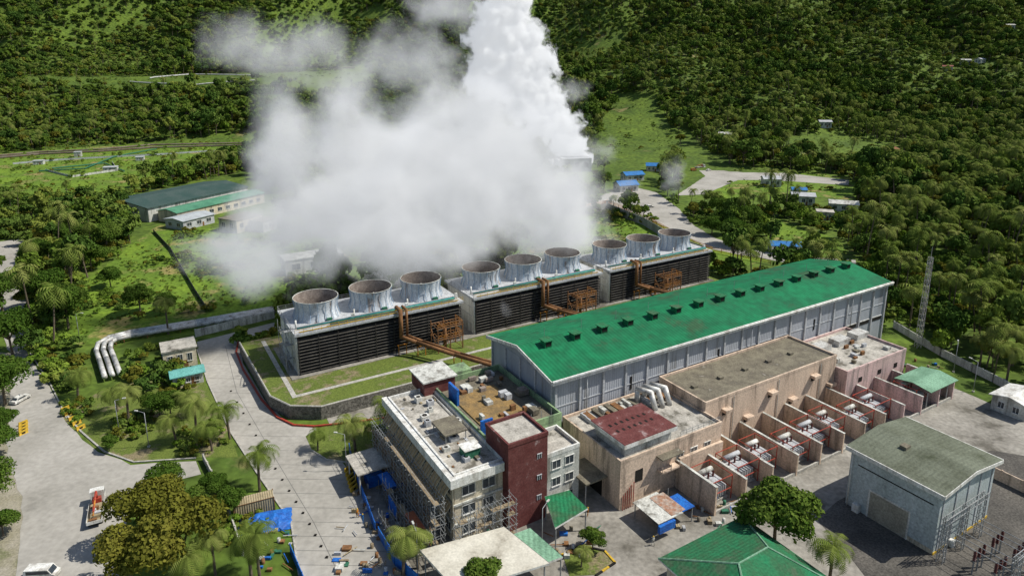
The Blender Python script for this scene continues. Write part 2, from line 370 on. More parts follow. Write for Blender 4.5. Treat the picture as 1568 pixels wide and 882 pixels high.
for i in range(15):
    x=5+i*7.6
    o.box('ridge_vents',groof,x-.9,DH/2-3.2,HH-.2+RS-1.2,x+.9,DH/2-1.4,HH+RS+.45)
    o.box('ridge_vents',groof2,x-1.15,DH/2-3.5,HH+RS+.452,x+1.15,DH/2-1.1,HH+RS+.6)
    o.box('vent_openings',black,x-.7,DH/2-3.23,HH+RS-.75,x+.7,DH/2-3.205,HH+RS+.2)
o.pipe('gutter',white,[(-.9,-1.3,HH-.5),(LH+.9,-1.3,HH-.5)],.12)
for x in range(6,LH,10):
    o.tube('lightning_rods',steel,(x,DH/2,HH+RS-.3),(x,DH/2,HH+RS+2.2),.04,4)
o.done()
# ------------------------------------------------------------------ cooling towers
rib=mk('blue_rib',(.34,.44,.54),(.25,.34,.44),1,.6)
for bi,(s0,s1) in enumerate([(-36.5,9.3),(13.3,59),(62.8,108.8)]):
    o=plant("cooling_tower"); z0=3.2; z1=14.4; t0,t1=59.5,77.6
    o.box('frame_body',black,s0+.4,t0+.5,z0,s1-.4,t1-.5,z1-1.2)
    o.box('end_panel',white,s0,t0+1.0,z0,s0+.39,t1-1.0,z1-.6); o.box('end_panel',white,s1-.39,t0+1.,z0,s1,t1-1.,z1-.6)
    o.box('corner_panel',white,s0-.1,t0-.25,z0,s0+.28,t0+.98,z1-1.3)
    o.box('deck',gypsum,s0-.4,t0-.8,z1-.58,s1+.4,t1+.6,z1)
    o.box('deck_fascia',whitew,s0,t0-.2,z1-1.0,s1,t0+.45,z1-.6)
    nsl=11
    for k in range(nsl):
        z=z0+.5+k*(z1-1.9-z0)/nsl
        o.prism('louvres',slat,[(t0-.55,z),(t0-.55,z+.1),(t0+.48,z+.55),(t0+.48,z+.42)],'x',s0+.3,s1-.3)
        o.box('louvre_edges',ledge,s0+.3,t0-.62,z,s1-.3,t0-.555,z+.1)
    for k in range(10):
        x=s0+.5+k*(s1-s0-1)/9; o.box('columns',slat,x-.07,t0-.7,z0,x+.07,t0-.63,z1-1.3)
    for k in range(1,4):
        z=z0+k*2.6; o.box('end_bands',gypsum,s0-.06,t0+1.02,z,s0-.003,t1-1.02,z+.15)
    o.rail('handrail',yel,[(s0-.3,t0-.7,z1),(s1+.3,t0-.7,z1)],1.15,2.2,.05)
    o.rail('handrail',steel,[(s1+.3,t1+.5,z1),(s0-.3,t1+.5,z1),(s0-.3,t0-.7,z1)],1.15,2.2,.05)
    o.pipe('header_pipe',teal,[(s0+9,t0+.6,z1+.75),(s1-2,t0+.6,z1+.75)],.42,10)
    o.pipe('header_pipe',teal,[(s0+1,t0+1.9,z1+.45),(s0+22,t0+1.9,z1+.45)],.22,8)
    o.pipe('yellow_line',yel,[(s0+1,t0-.1,z1+.25),(s1-1,t0-.1,z1+.25)],.14,6)
    o.box('cable_tray',steel,s0+1,t0+2.6,z1+.3,s1-1,t0+3.,z1+.5)
    for k in range(3):
        cx=[-28.6,-13.6,1.4][k]+bi*49.6; cyy=69.3
        o.lathe('fan_stack',stackm,cx,cyy,[(5.95,z1),(5.6,z1+.6),(5.25,z1+2.2),(5.3,z1+3.4),(5.75,z1+5.3)],36)
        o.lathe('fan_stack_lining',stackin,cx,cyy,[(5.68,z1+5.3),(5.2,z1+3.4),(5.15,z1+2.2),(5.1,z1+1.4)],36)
        o.lathe('fan_stack_rim',whitew,cx,cyy,[(5.85,z1+5.28),(5.85,z1+5.38),(5.68,z1+5.38),(5.68,z1+5.28)],36)
        o.lathe('fan_shroud_floor',black,cx,cyy,[(5.1,z1+1.2),(.1,z1+1.2)],24)
        o.lathe('fan_hub',steel,cx,cyy,[(.9,z1+1.25),(.9,z1+2.0),(.2,z1+2.3)],12,True)
        for j in range(7):
            a=j*2*math.pi/7+k; ca,sa=math.cos(a),math.sin(a)
            o.mesh('fan_blades',white,[(cx+ca*.8-sa*.25,cyy+sa*.8+ca*.25,z1+1.9),(cx+ca*.8+sa*.25,cyy+sa*.8-ca*.25,z1+1.7),(cx+ca*4.9+sa*.5,cyy+sa*4.9-ca*.5,z1+1.75),(cx+ca*4.9-sa*.5,cyy+sa*4.9+ca*.5,z1+1.95)],[(0,1,2,3)])
        for j in range(18):
            a=j*2*math.pi/18; ca,sa=math.cos(a),math.sin(a)
            o.tube('stack_ribs',rib,(cx+ca*6.15,cyy+sa*6.15,z1+.1),(cx+ca*5.42,cyy+sa*5.42,z1+2.4),.1,4)
            o.tube('stack_ribs',rib,(cx+ca*5.42,cyy+sa*5.42,z1+2.4),(cx+ca*5.85,cyy+sa*5.85,z1+5.2),.09,4)
        o.box('fan_motor',green,cx+1,t0+3.4,z1,cx+2.4,t0+4.2,z1+.9)
        o.box('fan_motor',steel,cx+1.3,t0+4.2,z1+.3,cx+1.6,t0+5,z1+.5)
        o.box('control_box',white,cx+7,t0+2.,z1,cx+7.8,t0+2.5,z1+1.5)
        o.pipe('vent_riser',white,[(cx-7,t0+3,z1),(cx-7,t0+3,z1+2.2)],.25,8)
    if bi==0:
        for k in range(6):
            za=z0+k*1.85; ya,yb=(t0+3,t0+9) if k%2==0 else (t0+9,t0+3)
            o.tube('stair',steel,(s0-1,ya,za),(s0-1,yb,za+1.85),.12,4); o.tube('stair',steel,(s0-2,ya,za),(s0-2,yb,za+1.85),.12,4)
            o.tube('stair_rail',steel,(s0-2,ya,za+1.1),(s0-2,yb,za+2.95),.06,4)
            o.box('stair_landing',steel,s0-2.2,yb-.6,za+1.8,s0-.1,yb+.6,za+1.88)
        for yy in(t0+2.4,t0+9.6):
            for xx in(s0-2.2,s0-.5): o.tube('stair_frame',steel,(xx,yy,z0),(xx,yy,z1+1),.09,4)
    o.done()
    o=plant("riser_pipe_rack")
    x=[-9.5,36,73][bi]
    for dx in(0,1.7):
        o.pipe('riser_pipe',rust,[(x+dx,t0+1.2,z1+1.2),(x+dx,t0-1.6,z1+1.2),(x+dx,t0-1.7,8.2),(x+dx+3,t0-5,7.2),(x+dx+9,44,6.4),(x+dx+15,34,6),(x+dx+19,26,6)],.55 if dx==0 else .35,10)
    for px_,py_ in((x+3,54),(x+9,44.5),(x+14.5,35),(x-1,57.5)):
        zb=3.2 if py_>41 else 0
        for d in(0,2.2): o.tube('support',orange,(px_+d,py_,zb),(px_+d,py_,6.2),.14,4)
        o.tube('support',orange,(px_-.3,py_,6.1),(px_+2.6,py_,6.1),.16,4)
    px0=[-1,45,81][bi]
    for a in(px0,px0+3.7,px0+7.4):
        for b in(53,57.5): o.tube('platform_legs',rust,(a,b,3.2),(a,b,11.2),.16,4)
        o.tube('platform_brace',rust,(a,53,3.4),(a,57.5,9),.09,4)
    for zz in(7.0,10.2):
        for b in(53,57.5): o.tube('platform_beams',rust,(px0-.3,b,zz),(px0+7.7,b,zz),.15,4)
        for a in np.arange(px0,px0+7.5,.9): o.tube('platform_beams',rust,(a,53,zz+.1),(a,57.5,zz+.1),.07,4)
        o.rail('platform_rail',orange,[(px0,53,zz+.1),(px0+7.4,53,zz+.1),(px0+7.4,57.5,zz+.1)],1.1,1.8,.05)
    for b in(53,57.5):
        o.tube('platform_brace',rust,(px0,b,3.4),(px0+3.7,b,7),.09,4); o.tube('platform_brace',rust,(px0+7.4,b,3.4),(px0+3.7,b,7),.09,4)
    o.pipe('bypass_pipe',rust,[(px0+3,55,3.2),(px0+3,55,9),(px0+3,59.4,9)],.45,10)
    o.done()
# ------------------------------------------------------------------ hall annex
o=plant("turbine_hall_annex")
def flat(o,x0,y0,x1,y1,z,wall,roof,par=.7,pm=None,z0=0):
    pm=pm or wall
    o.box('walls',wall,x0,y0,z0,x1,y1,z-.003); o.box('roof_slab',roof,x0+.35,y0+.35,z,x1-.35,y1-.35,z+.08)
    o.box('parapet',pm,x0-.05,y0-.05,z,x1+.05,y0+.3,z+par); o.box('parapet',pm,x0-.05,y1-.3,z,x1+.05,y1+.05,z+par)
    o.box('parapet',pm,x0-.05,y0+.302,z,x0+.3,y1-.302,z+par-.005); o.box('parapet',pm,x1-.3,y0+.302,z,x1+.05,y1-.302,z+par-.005)
flat(o,2,-18.5,28,-.5,9.6,pinkw,roofconc,.6)
flat(o,28.1,-14,72,-.5,11.6,pinkw,roofdirty,.6)
flat(o,72.1,-17,97,-.5,8.4,pinkw2,roofconc,.7)
for x in (76,84,92): o.box('roof_ducts',silver,x,-7,8.5,x+5,-4,10)
for i,x in enumerate((33,40,47.5,55,62.5,69)):
    for z,ok in((8.7,i%2==0),(5.0,i%2==1)):
        if ok:
            o.box('awnings',pinkw,x,-15.3,z,x+2.2,-14.002,z+.7); o.box('vents',black,x+.3,-14.06,z-1.0,x+1.9,-14.003,z-.02)
for x in(36.5,51,66): o.pipe('rain_pipes',whitew,[(x,-14.15,11.4),(x,-14.15,0)],.1,6)
for i,x in enumerate((77,85,92)): o.box('vents',black,x,-17.06,5,x+1.5,-17.003,6.2)
o.wins('y-',-18.5,15,26,3,5.6,7.0,.45); o.box('balcony',pinkw,11,-20.0,5.2,15.5,-18.56,5.5); o.box('balcony_roof',roofdirty,10.6,-20.3,8.2,16,-18.55,8.4)
for a in(11.,13.2,15.4): o.box('balcony_rail',pinkw,a-.06,-20,5.5,a+.06,-19.9,6.6)
o.box('niche',black,5.6,-18.56,4.6,7.4,-18.503,7)
o.box('entrance',black,1.94,-13.5,0,1.997,-9.5,4.4); o.box('entrance_canopy',roofdirty,-3,-15,4.8,1.99,-8,5.1)
for y in(-14.6,-8.4): o.tube('canopy_posts',steel,(-2.7,y,0),(-2.7,y,4.8),.12,6)
o.box('plant_room',whitew,4,-17.2,9.7,15.5,-8.5,12.2); o.box('plant_room_roof',maroon,3.3,-17.9,12.2,16.2,-7.8,12.6); 
o.box('plant_room_fascia',white,3.25,-17.95,11.7,16.25,-17.91,12.5)
o.box('plant_room_fascia',white,3.2,-17.95,11.7,3.29,-7.8,12.5)
for i in range(7):
    for j in range(2): o.box('roof_openings',black,5+i*1.4,-14+j*2.2,12.6,5.5+i*1.4,-13.2+j*2.2,12.63)
for x in(19.5,21.5,23.5): o.pipe('air_ducts',silver,[(x,-3,9.7),(x,-3,12.6),(x+1,-6,12.8),(x+1,-7.5,9.8)],.6,10)
o.rail('roof_rail',steel,[(17,-18.2,10.2),(27.8,-18.2,10.2)],1.,1.5)
for x in np.arange(31,71,8): o.box('roof_curb',roofdirty,x,-8,11.7,x+1.2,-7,12.2)
for i in range(6): o.pipe('red_pipes',red,[(2.6+i*.5,-18.8,0),(2.6+i*.5,-18.8,3.+.4*i)],.08,5)
rq=random.Random(9)
for k in range(24): 
    x=5+rq.random()*20; o.box('roof_units',[gypsum,whitew,rust,roofdirty][k%4],x,-7+rq.random()*4.5,9.7,x+.5+rq.random(),-1.5-rq.random(),10.1+rq.random()*.6)
for k in range(16):
    x=74+rq.random()*20; y=-15+rq.random()*12; o.box('roof_units',[gypsum,whitew,rust,roofdirty][k%4],x,y,8.48,x+.5+rq.random(),y+.5+rq.random(),8.9+rq.random()*.7)
o.done()
o=plant("transformer_bay_walls")
xs_=[16,24,31.5,39,46.5,54,61.5,69,76.5,84,91.5,98]
for i,x in enumerate(xs_):
    far=-18.6 if x<28 else(-14.1 if x<72 else -17.1)
    if x>97: far=-17.1
    h_=4.6 if i else 5.8
    o.box('partition',pinkw if x<75 else pinkw2,x-.2,-28.5,0,x+.2,far,h_)
    o.box('partition_cap',whitew,x-.26,-28.55,h_+.001,x+.26,far,h_+.1)
o.box('rear_wall',pinkw,16.3,-19.2,0,28,-18.6,6.2)
o.box('front_plinth',kerbm,16.4,-28.4,.0,98,-28.1,.7)
o.done()
def transformer(sx,ty,w_=4.2,col=None):
    o=plant("power_transformer"); col=col or whitew
    o.box('tank',col,sx,ty,.5,sx+w_,ty+2.8,3.1); o.box('tank_lid',gypsum,sx-.15,ty-.15,3.1,sx+w_+.15,ty+2.95,3.25)
    for k in range(7):
        x=sx+.2+k*(w_-.4)/6; o.box('radiator_fins',gypsum,x-.09,ty-1.3,.8,x+.09,ty-.02,2.9)
    o.box('base',kerbm,sx-.4,ty-1.5,.07,sx+w_+.4,ty+3.2,.5)
    for k in range(3):
        x=sx+.7+k*(w_-1.4)/2
        for q in range(4): o.lathe('bushings',maroon,x,ty+1.4,[(.12,3.25+q*.3),(.24,3.35+q*.3),(.12,3.5+q*.3)],8)
        o.tube('bushing_rod',steel,(x,ty+1.4,3.2),(x,ty+1.4,4.8),.05,5)
    o.pipe('conservator',col,[(sx+.4,ty+2.3,4.3),(sx+w_-.4,ty+2.3,4.3)],.45,12)
    for x in(sx+.9,sx+w_-.9): o.tube('conservator_legs',steel,(x,ty+2.3,3.2),(x,ty+2.3,4.),.08,4)
    for a in(sx-.7,sx+w_+.7):
        for b in(ty-1.9,ty+3.6): o.tube('deluge_frame',red,(a,b,0.06),(a,b,5.0),.1,5)
        for z in(2.4,5.0): o.tube('deluge_frame',red,(a,ty-1.9,z),(a,ty+3.6,z),.09,5)
    for b in(ty-1.9,ty+3.6):
        for z in(2.4,5.0): o.tube('deluge_frame',red,(sx-.7,b,z),(sx+w_+.7,b,z),.09,5)
    o.done()
for i,x in enumerate(xs_[:-1]):
    if i in(8,10): continue
    transformer(x+1.7,-24.6+(i%3)*.9,[4.,4.6,3.6][i%3],[whitew,gypsum,white][i%3])
o=plant("green_roof_shelter"); 
for a in(87,96):
    for b in(-28,-22): o.tube('posts',steel,(a,b,0),(a,b,4.6),.15,6)
o.gable('roof',mint,86,-29,97.5,-21,5.4,.7,'x',.3,.15); o.done()
# ------------------------------------------------------------------ office building
o=plant("office_building")
flat(o,-27.5,-11,-18,19.5,12.6,beige,roofconc,.8,white)
flat(o,-17.9,-4.5,-1.2,20,12.6,lime,roofdirty,1.3,lime)
flat(o,-9.9,-12,-2.4,-4.6,11,whitew,roofconc,.8,white)
o.box('stair_tower',maroon,-18.2,-13,0,-10.2,-5,16.4); o.box('stair_tower_roof',roofconc,-17.8,-12.6,16.4,-10.6,-5.4,16.6)
for a,b,c,d in((-18.3,-13.1,-10.1,-12.7),(-18.3,-5.3,-10.1,-4.9)): o.box('tower_parapet',maroon,a,b,16.401,c,d,17.1)
for a,b,c,d in((-18.3,-12.69,-17.9,-5.31),(-10.5,-12.69,-10.1,-5.31)): o.box('tower_parapet',maroon,a,b,16.402,c,d,17.1)
for z in(4.2,8.2,12.4): o.wins('y-',-13,-12.6,-11.2,1,z,z+.9,.5,frame=gypsum,sill=False)
for z in(4,): o.wins('x-',-18.2,-9,-7,1,z,z+1.2,.4)
o.box('lift_tower',maroon,-20.5,17,12.6,-13.5,23.8,15.6); o.box('lift_tower_roof',whitew,-20.9,16.6,15.6,-13.1,24.2,15.9)
o.box('cornice',white,-28.6,-12,11.6,-27.56,20.2,13.2); o.box('cornice',white,-27.55,-12.0,11.6,-18.4,-11.06,13.2)
shade=mk('brown_sunshade',(.46,.32,.17),(.34,.23,.12),.6,.8)
for fl in range(3):
    z=1.0+fl*3.7
    o.wins('x-',-27.5,-10,19,9,z+.6,z+2.3,.62); o.wins('y-',-11,-26.8,-19,2,z+.6,z+2.3,.6)
    o.box('floor_band',whitew,-27.75,-11.2,z+2.8,-27.51,19.6,z+3.15); o.box('floor_band',whitew,-27.5,-11.25,z+2.8,-18.3,-11.01,z+3.15)
    if fl>0:
        for k in range(9):
            y=-10.3+k*3.22
            o.mesh('sunshades',shade,[(-27.6,y,z+2.9),(-27.6,y+2.7,z+2.9),(-29.3,y+2.7,z+.7),(-29.3,y,z+.7)],[(0,1,2,3)])
            for q in range(4): o.tube('sunshade_ribs',beige,(-27.62,y+q*.9,z+2.97),(-29.32,y+q*.9,z+.77),.06,4)
    for yy in np.arange(-11,20,3.22): o.box('columns',beige,-27.9,yy-.2,z-1,-27.76,yy+.2,z+2.8)
for z in(1.2,4.9,8.4): o.wins('y-',-12,-9,-3.2,2,z,z+1.6,.6); 
o.wins('x+',-1.2,-3.5,18,6,8.9,10.6,.55)
for a,b,c,d in((-18.,20.02,-14,23),(-14,20.02,-8,24)): o.box('green_fin_wall',lime,a,b,0,c,d,14.5)
o.box('blue_hoarding',tarp,-16.5,10,12.7,-16.0,14,16.2); o.box('blue_hoarding',tarp,-17.5,-2,12.7,-15.,-1.6,15.6); o.box('blue_hoarding',tarp,-12,-3.8,13.9,-10,-3.4,15.8)
def ac(o,x,y,z,a=1.2,b=1.,h=1.1,m=None):
    o.box('ac_unit',m or gypsum,x,y,z,x+a,y+b,z+h); o.lathe('ac_fan',black,x+a/2,y+b/2,[(min(a,b)*.38,z+h+.01),(.05,z+h+.012)],12)
for q in range(11): ac(o,-26+random.random()*6.5,-8+q*2.3,12.7,.9+random.random(),.9+random.random()*.7,.7+random.random()*.6,[gypsum,white,whitew][q%3])
for q in range(24):
    x=-26.8+random.random()*7.5;y=-10+random.random()*28; o.box('roof_debris',[rust,roofdirty,gypsum,tan][q%4],x,y,12.69,x+.2+random.random()*.8,y+.2+random.random()*1.5,12.75+random.random()*.3)
o.box('roof_shed',roofdirty,-24.6,-1.5,14.4,-20,4.4,14.65)
for a in(-24.3,-20.3):
    for b in(-1.2,4.1): o.tube('shed_posts',steel,(a,b,12.6),(a,b,14.4),.1,4)
o.box('roof_tank',green,-23.5,-7.4,12.7,-20.6,-5.0,14.4); o.box('roof_tank_lid',white,-23.7,-7.6,14.4,-20.4,-4.8,14.5)
o.box('court_well',mk('ochre_roof_sheet',(.28,.18,.07),(.17,.12,.06),.5,.9),-16,1,12.69,-6,14,12.9)
for k in range(30): 
    x=-16+random.random()*13;y=-3+random.random()*21
    o.box('roof_clutter',[rust,whitew,roofdirty,gypsum,stackin][k%5],x,y,12.9,x+.5+random.random()*1.4,y+.5+random.random()*1.4,13.2+random.random()*.9)
for k in range(7): o.tube('roof_poles',steel,(-17+k*2.3,-3.9,12.6),(-17+k*2.3,-3.9,15.2),.05,4)
o.pipe('roof_pipe',white,[(-27,3,12.95),(-19,3,12.95),(-19,16,12.95)],.12)
o.done()
plank=mk('plank',(.28,.22,.14),(.18,.14,.09),1,.9)
o=plant("scaffolding")
def scaf(x0,x1,y0,y1,h,nx_,ny_):
    xx=np.linspace(x0,x1,nx_);yy=np.linspace(y0,y1,ny_)
    for a in xx:
        for b in yy: o.tube('standards',steel,(a,b,0),(a,b,h+random.random()*.8),.06,4)
    z=1.9
    while z<h:
        for a in xx: o.tube('ledgers',steel,(a,y0-.4,z),(a,y1+.4,z),.055,4); o.tube('ledgers',steel,(a,y0-.4,z+.95),(a,y1+.4,z+.95),.04,4)
        for b in yy: o.tube('ledgers',steel,(x0-.4,b,z),(x1+.4,b,z),.05,4)
        for i in range(max(nx_,ny_)-1):
            if random.random()<.55:
                if ny_>nx_: o.box('planks',plank,x0,yy[i],z+.06,x0+.9,yy[i+1]-.02,z+.12)
                else: o.box('planks',plank,xx[i],y0,z+.06,xx[i+1]-.02,y0+.9,z+.12)
        z+=1.95
    for i in range(max(nx_,ny_)-1):
        if ny_>nx_:
            z=.2
            while z<h-2: o.tube('braces',rust if i%3 else steel,(x0,yy[i],z),(x0,yy[i+1],z+1.95),.045,4); z+=1.95
        else: o.tube('braces',rust,(xx[i],y0,.2),(xx[i+1],y0,h*.6),.045,4)
scaf(-31.6,-29.9,-12,18,9.8,2,19)
scaf(-29,-18.5,-16,-13.8,8.5,8,2)
scaf(-34,-32,-10,6,5.6,2,10)
scaf(-37,-35,-12,0,3.6,2,8)
o.box('orange_sheet',mk('faded_orange_sheet',(.5,.14,.06),(.35,.12,.06),.8,.8),-33.8,-9.5,3.95,-32.1,-4,4.0)
o.box('blue_sheet',tarp,-33.9,4,4.0,-32.0,9,4.05); o.box('blue_sheet',tarp,-34.1,-1,1.0,-34.05,3,3.6)
o.done()
def canopy(name,pts,z,mat,post=.12,rise=0.):
    o=Obj(name); W=[site(u,v,z) for u,v in pts]
    o.poly('roof_sheet',mat,[(p[0],p[1],z) for p in W]); o.poly('roof_underside',gypsum,[(p[0],p[1],z-.25) for p in W])
    for i in range(len(W)):
        a=W[i];b=W[(i+1)%len(W)]; o.poly('fascia',white,[(a[0],a[1],z-.3),(b[0],b[1],z-.3),(b[0],b[1],z+.05),(a[0],a[1],z+.05)])
    c=(sum(p[0] for p in W)/len(W),sum(p[1] for p in W)/len(W))
    for p in W: q=(p[0]*.92+c[0]*.08,p[1]*.92+c[1]*.08); o.tube('posts',steel,(q[0],q[1],0),(q[0],q[1],z-.26),post,6)
    return o,W,c
o,_,_=canopy("entrance_canopy",[(643,842),(772,806),(842,862),(700,905)],5.5,mk('cream_roof_sheet',(.60,.57,.48),(.48,.45,.37),.2,.7,famp=.14,c3=(.33,.3,.24),lo=.38,hi=.56)); o.done()
o,_,_=canopy("entrance_canopy",[(785,818),(812,808),(862,852),(835,862)],4.6,mint); o.done()
o,W,c=canopy("green_canopy",[(834,760),(872,750),(900,778),(850,808)],4.5,groof2); o.done()
cx,cyy=site(1150,880,6)
b=Obj("green_roof_building",(cx,cyy,0),PA-rad(90))
b.box('walls',beige,-9,-8,0,7.5,9,5.4)
zr,zt=5.5,8.3
b.mesh('roof',groof2,[(-10,-9,zr),(8.5,-9,zr),(8.5,10,zr),(-10,10,zr),(-.8,-2,zt),(-.8,4.5,zt)],[(0,1,4),(1,2,5,4),(2,3,5),(3,0,4,5)])
for p,q in(((-10,-9,zr),(-.8,-2,zt)),((8.5,-9,zr),(-.8,-2,zt)),((8.5,10,zr),(-.8,4.5,zt)),((-10,10,zr),(-.8,4.5,zt)),((-.8,-2,zt),(-.8,4.5,zt))): b.tube('ridge_caps',mint,p,q,.16,5)
b.box('soffit',white,-10,-9,zr-.3,8.5,10,zr-.02); b.done()
# warehouse
o=plant("warehouse")
x0,x1,y0,y1,h=39.5,57.5,-54,-38.5,11.6
o.box('walls',bluew,x0,y0,0,x1,y1,h); o.gfill('gables',bluew,x0,y0,x1,y1,h,1.1,'y')
o.gable('roof',mossmetal,x0,y0,x1,y1,h+.02,1.15,'y',.7,.25)
o.box('fascia',white,x0-.9,y0-.7,h-.5,x0-.71,y1+.7,h+.25); o.box('fascia',white,x1+.71,y0-.7,h-.5,x1+.9,y1+.7,h+.25)
for yy in(y0-.72,): 
    o.prism('fascia_gable',white,[(x0-.7,h-.4),((x0+x1)/2,h+.72),(x1+.7,h-.4),(x1+.7,h+.22),((x0+x1)/2,h+1.38),(x0-.7,h+.22)],'y',yy-.12,yy)
o.box('roller_shutter',mk('beige_shutter',(.36,.34,.27),(.3,.28,.22),.5,.7,ribs=(2,.3,.5)),x0-.08,-49.5,0,x0-.004,-42.8,5.2)
o.box('shutter_frame',white,x0-.14,-49.8,0,x0-.003,-49.5,5.5);o.box('shutter_frame',white,x0-.14,-42.8,0,x0-.003,-42.5,5.5);o.box('shutter_frame',white,x0-.14,-49.5,5.2,x0-.003,-42.8,5.5)
o.box('plinth',yel,x0-.1,y0-.1,0,x1+.1,y0-.003,.5); o.box('plinth',beige,x0-.06,-53.9,0,x0-.002,-49.8,.9)
o.box('side_vents',black,x0-.05,-53,8.8,x0-.003,-40,9.0)
for x in np.arange(x0+1,x1,4): o.box('wall_ribs',gypsum,x-.12,y0-.12,.5,x+.12,y0-.003,h-.6)
o.box('ac_box',white,x0-1,-41.5,.07,x0-.1,-40.3,1.6); o.box('ac_box',white,44,y0-.9,.07,45,y0-.1,1.2)
o.box('roof_hatch',roofdirty,45,-45,h+.9,46.5,-43.8,h+1.6)
o.pipe('downpipe',white,[(x0-.3,y1-.5,h),(x0-.3,y1-.5,.1)],.1)
o.done()
HOUSES=[]
def house(name,u,v,w_,d,h,ang,wall,roof,rise=1.5,axis='x',nw=3,hillhit=False):
    if hillhit: X,Y,Z=hit(u,v)
    else: (X,Y),Z=site(u,v),0
    HOUSES.append((X,Y))
    o=Obj(name,(X,Y,Z),rad(ang))
    o.box('walls',wall,-w_/2,-d/2,-1,w_/2,d/2,h)
    if rise>0:
        o.gfill('gables',wall,-w_/2,-d/2,w_/2,d/2,h,rise,axis); o.gable('roof',roof,-w_/2,-d/2,w_/2,d/2,h+.03,rise,axis,.6,.2)
    else:
        o.box('roof',roof,-w_/2-.3,-d/2-.3,h,w_/2+.3,d/2+.3,h+.35)
    if nw:
        o.wins('y-',-d/2,-w_/2+.5,w_/2-.5,nw,h*.35,h*.75,.45); o.wins('x-',-w_/2,-d/2+.5,d/2-.5,2,h*.35,h*.75,.4)
        o.box('door',rust,w_*.1,-d/2-.05,0,w_*.1+1,-d/2+.02,2.1)
    return o
house("guard_house",276,556,8,7,5.2,31,beige,roofconc,0).done()
house("garden_shed",288,585,7,4,2.8,31,whitew,mk('aqua_roof',(.15,.4,.36),(.1,.3,.27),.5,.7),.8).done()
house("blue_roof_house",958,292,13,9,4,20,whitew,blue,2.4).done()
house("blue_roof_house",968,276,14,8,4,20,whitew,blue,2.0).done()
house("blue_roof_house",1000,262,10,7,4,-10,beige,blue,2.0).done()
house("bungalow",1208,386,16,7,3.4,-8,white,blue,1.2).done()
house("open_shelter_hut",1556,628,9,7,3.6,31,whitew,white,1.0).done()
house("village_house",1228,312,12,9,5,-15,whitew,gypsum,1.5).done()
house("village_house",1290,322,14,8,4,-20,whitew,whitew,1.5).done()
house("village_house",1262,335,8,7,4,-20,beige,roofconc,0).done()
house("village_house",1222,300,8,6,4,-10,whitew,blue,1.2).done()
redroof=mk('red_roof',(.26,.08,.06),(.18,.07,.05),.5,.7); pinkroof=mk('pink_roof',(.45,.25,.28),None,.5,.7)
for (u,v,wl,rf) in((1440,303,pinkw2,pinkroof),(1477,100,whitew,whitew),(1450,110,whitew,redroof),(1262,196,whitew,gypsum),(1545,345,whitew,gypsum),(1545,46,whitew,whitew),(1362,238,beige,rust),(1180,285,whitew,gypsum),(1110,214,whitew,whitew),(1500,98,whitew,gypsum)):
    house("hillside_house",u,v,11,8,5,random.randint(-30,30),wl,rf,1.6,hillhit=True).done()
o=Obj("workshop_building",(-169,320,0),rad(64.6))
o.box('walls',whitew,0,18,0,65,55,7.2); o.gfill('gables',whitew,0,18,65,55,7.2,2.4); o.gable('roof',dkroof,0,18,65,55,7.25,2.4,'x',.8,.3)
o.box('walls',beige,4,2,0,62,16,5.4); o.gfill('gables',beige,4,2,62,16,5.4,1.4); o.gable('roof',mk('mid_green_roof',(.09,.25,.15),(.06,.18,.11),.2,.7,ribs=(0,1,.3)),4,2,62,16,5.45,1.4,'x',.6,.25)
o.wins('y-',2,6,60,10,1.6,3.4,.5); o.done()
house("storage_shed",292,345,18,13,4.4,64,gypsum,mk('pale_grey_roof',(.42,.45,.46),(.33,.35,.36),.3,.6),1.0).done()
house("beige_block",370,350,16,12,6,64,beige,roofdirty,0).done()
house("beige_block",405,352,9,8,5,64,whitew,roofdirty,0).done()
house("white_block",478,412,22,9,6,31,whitew,whitew,0).done()
o=house("steam_separator_building",880,262,22,13,10,10,mk('grey_green_wall',(.3,.33,.3),None,.4,.8),gypsum,0)
for k in range(3): o.lathe('silencer',gypsum,-14-k*5,-2,[(2.2,0),(2.2,9),(1.9,9.6)],16,True)
o.rail('roof_rail',steel,[(-11,-6.5,10.3),(11,-6.5,10.3)],1.2,2)
o.done()
# ------------------------------------------------------------------ pipes & walls
def pxpath(pts,z): return [(*site(u,v,z),z) for u,v in pts]
def offset_path(pts,d):
    out=[]
    for i,p in enumerate(pts):
        a=Vector(pts[max(i-1,0)]);b=Vector(pts[min(i+1,len(pts)-1)]);t=(b-a).normalized();n_=Vector((-t.y,t.x,0))
        out.append(tuple(Vector(p)+n_*d))
    return out
o=Obj("steam_pipeline")
base=pxpath([(172,574),(163,548),(158,535),(160,525),(172,518),(200,511),(300,495),(420,474)],1.5)
for d in(-1.7,0,1.7): o.pipe('insulated_pipe',silver,offset_path(base,d),.62,12)
for a,b in zip(base[:-1],base[1:]):
    n_=max(1,int((Vector(b)-Vector(a)).length/7))
    for i in range(n_):
        c=Vector(a).lerp(Vector(b),(i+.5)/n_); t=(Vector(b)-Vector(a)).normalized(); nn=Vector((-t.y,t.x,0))*2.4
        o.tube('pipe_supports',rust,c-nn-Vector((0,0,.8)),c+nn-Vector((0,0,.8)),.15,4)
        for s_ in(-1,1): o.tube('pipe_supports',rust,c+nn*s_*.9-Vector((0,0,1.5)),c+nn*s_*.9-Vector((0,0,.7)),.12,4)
o.done()
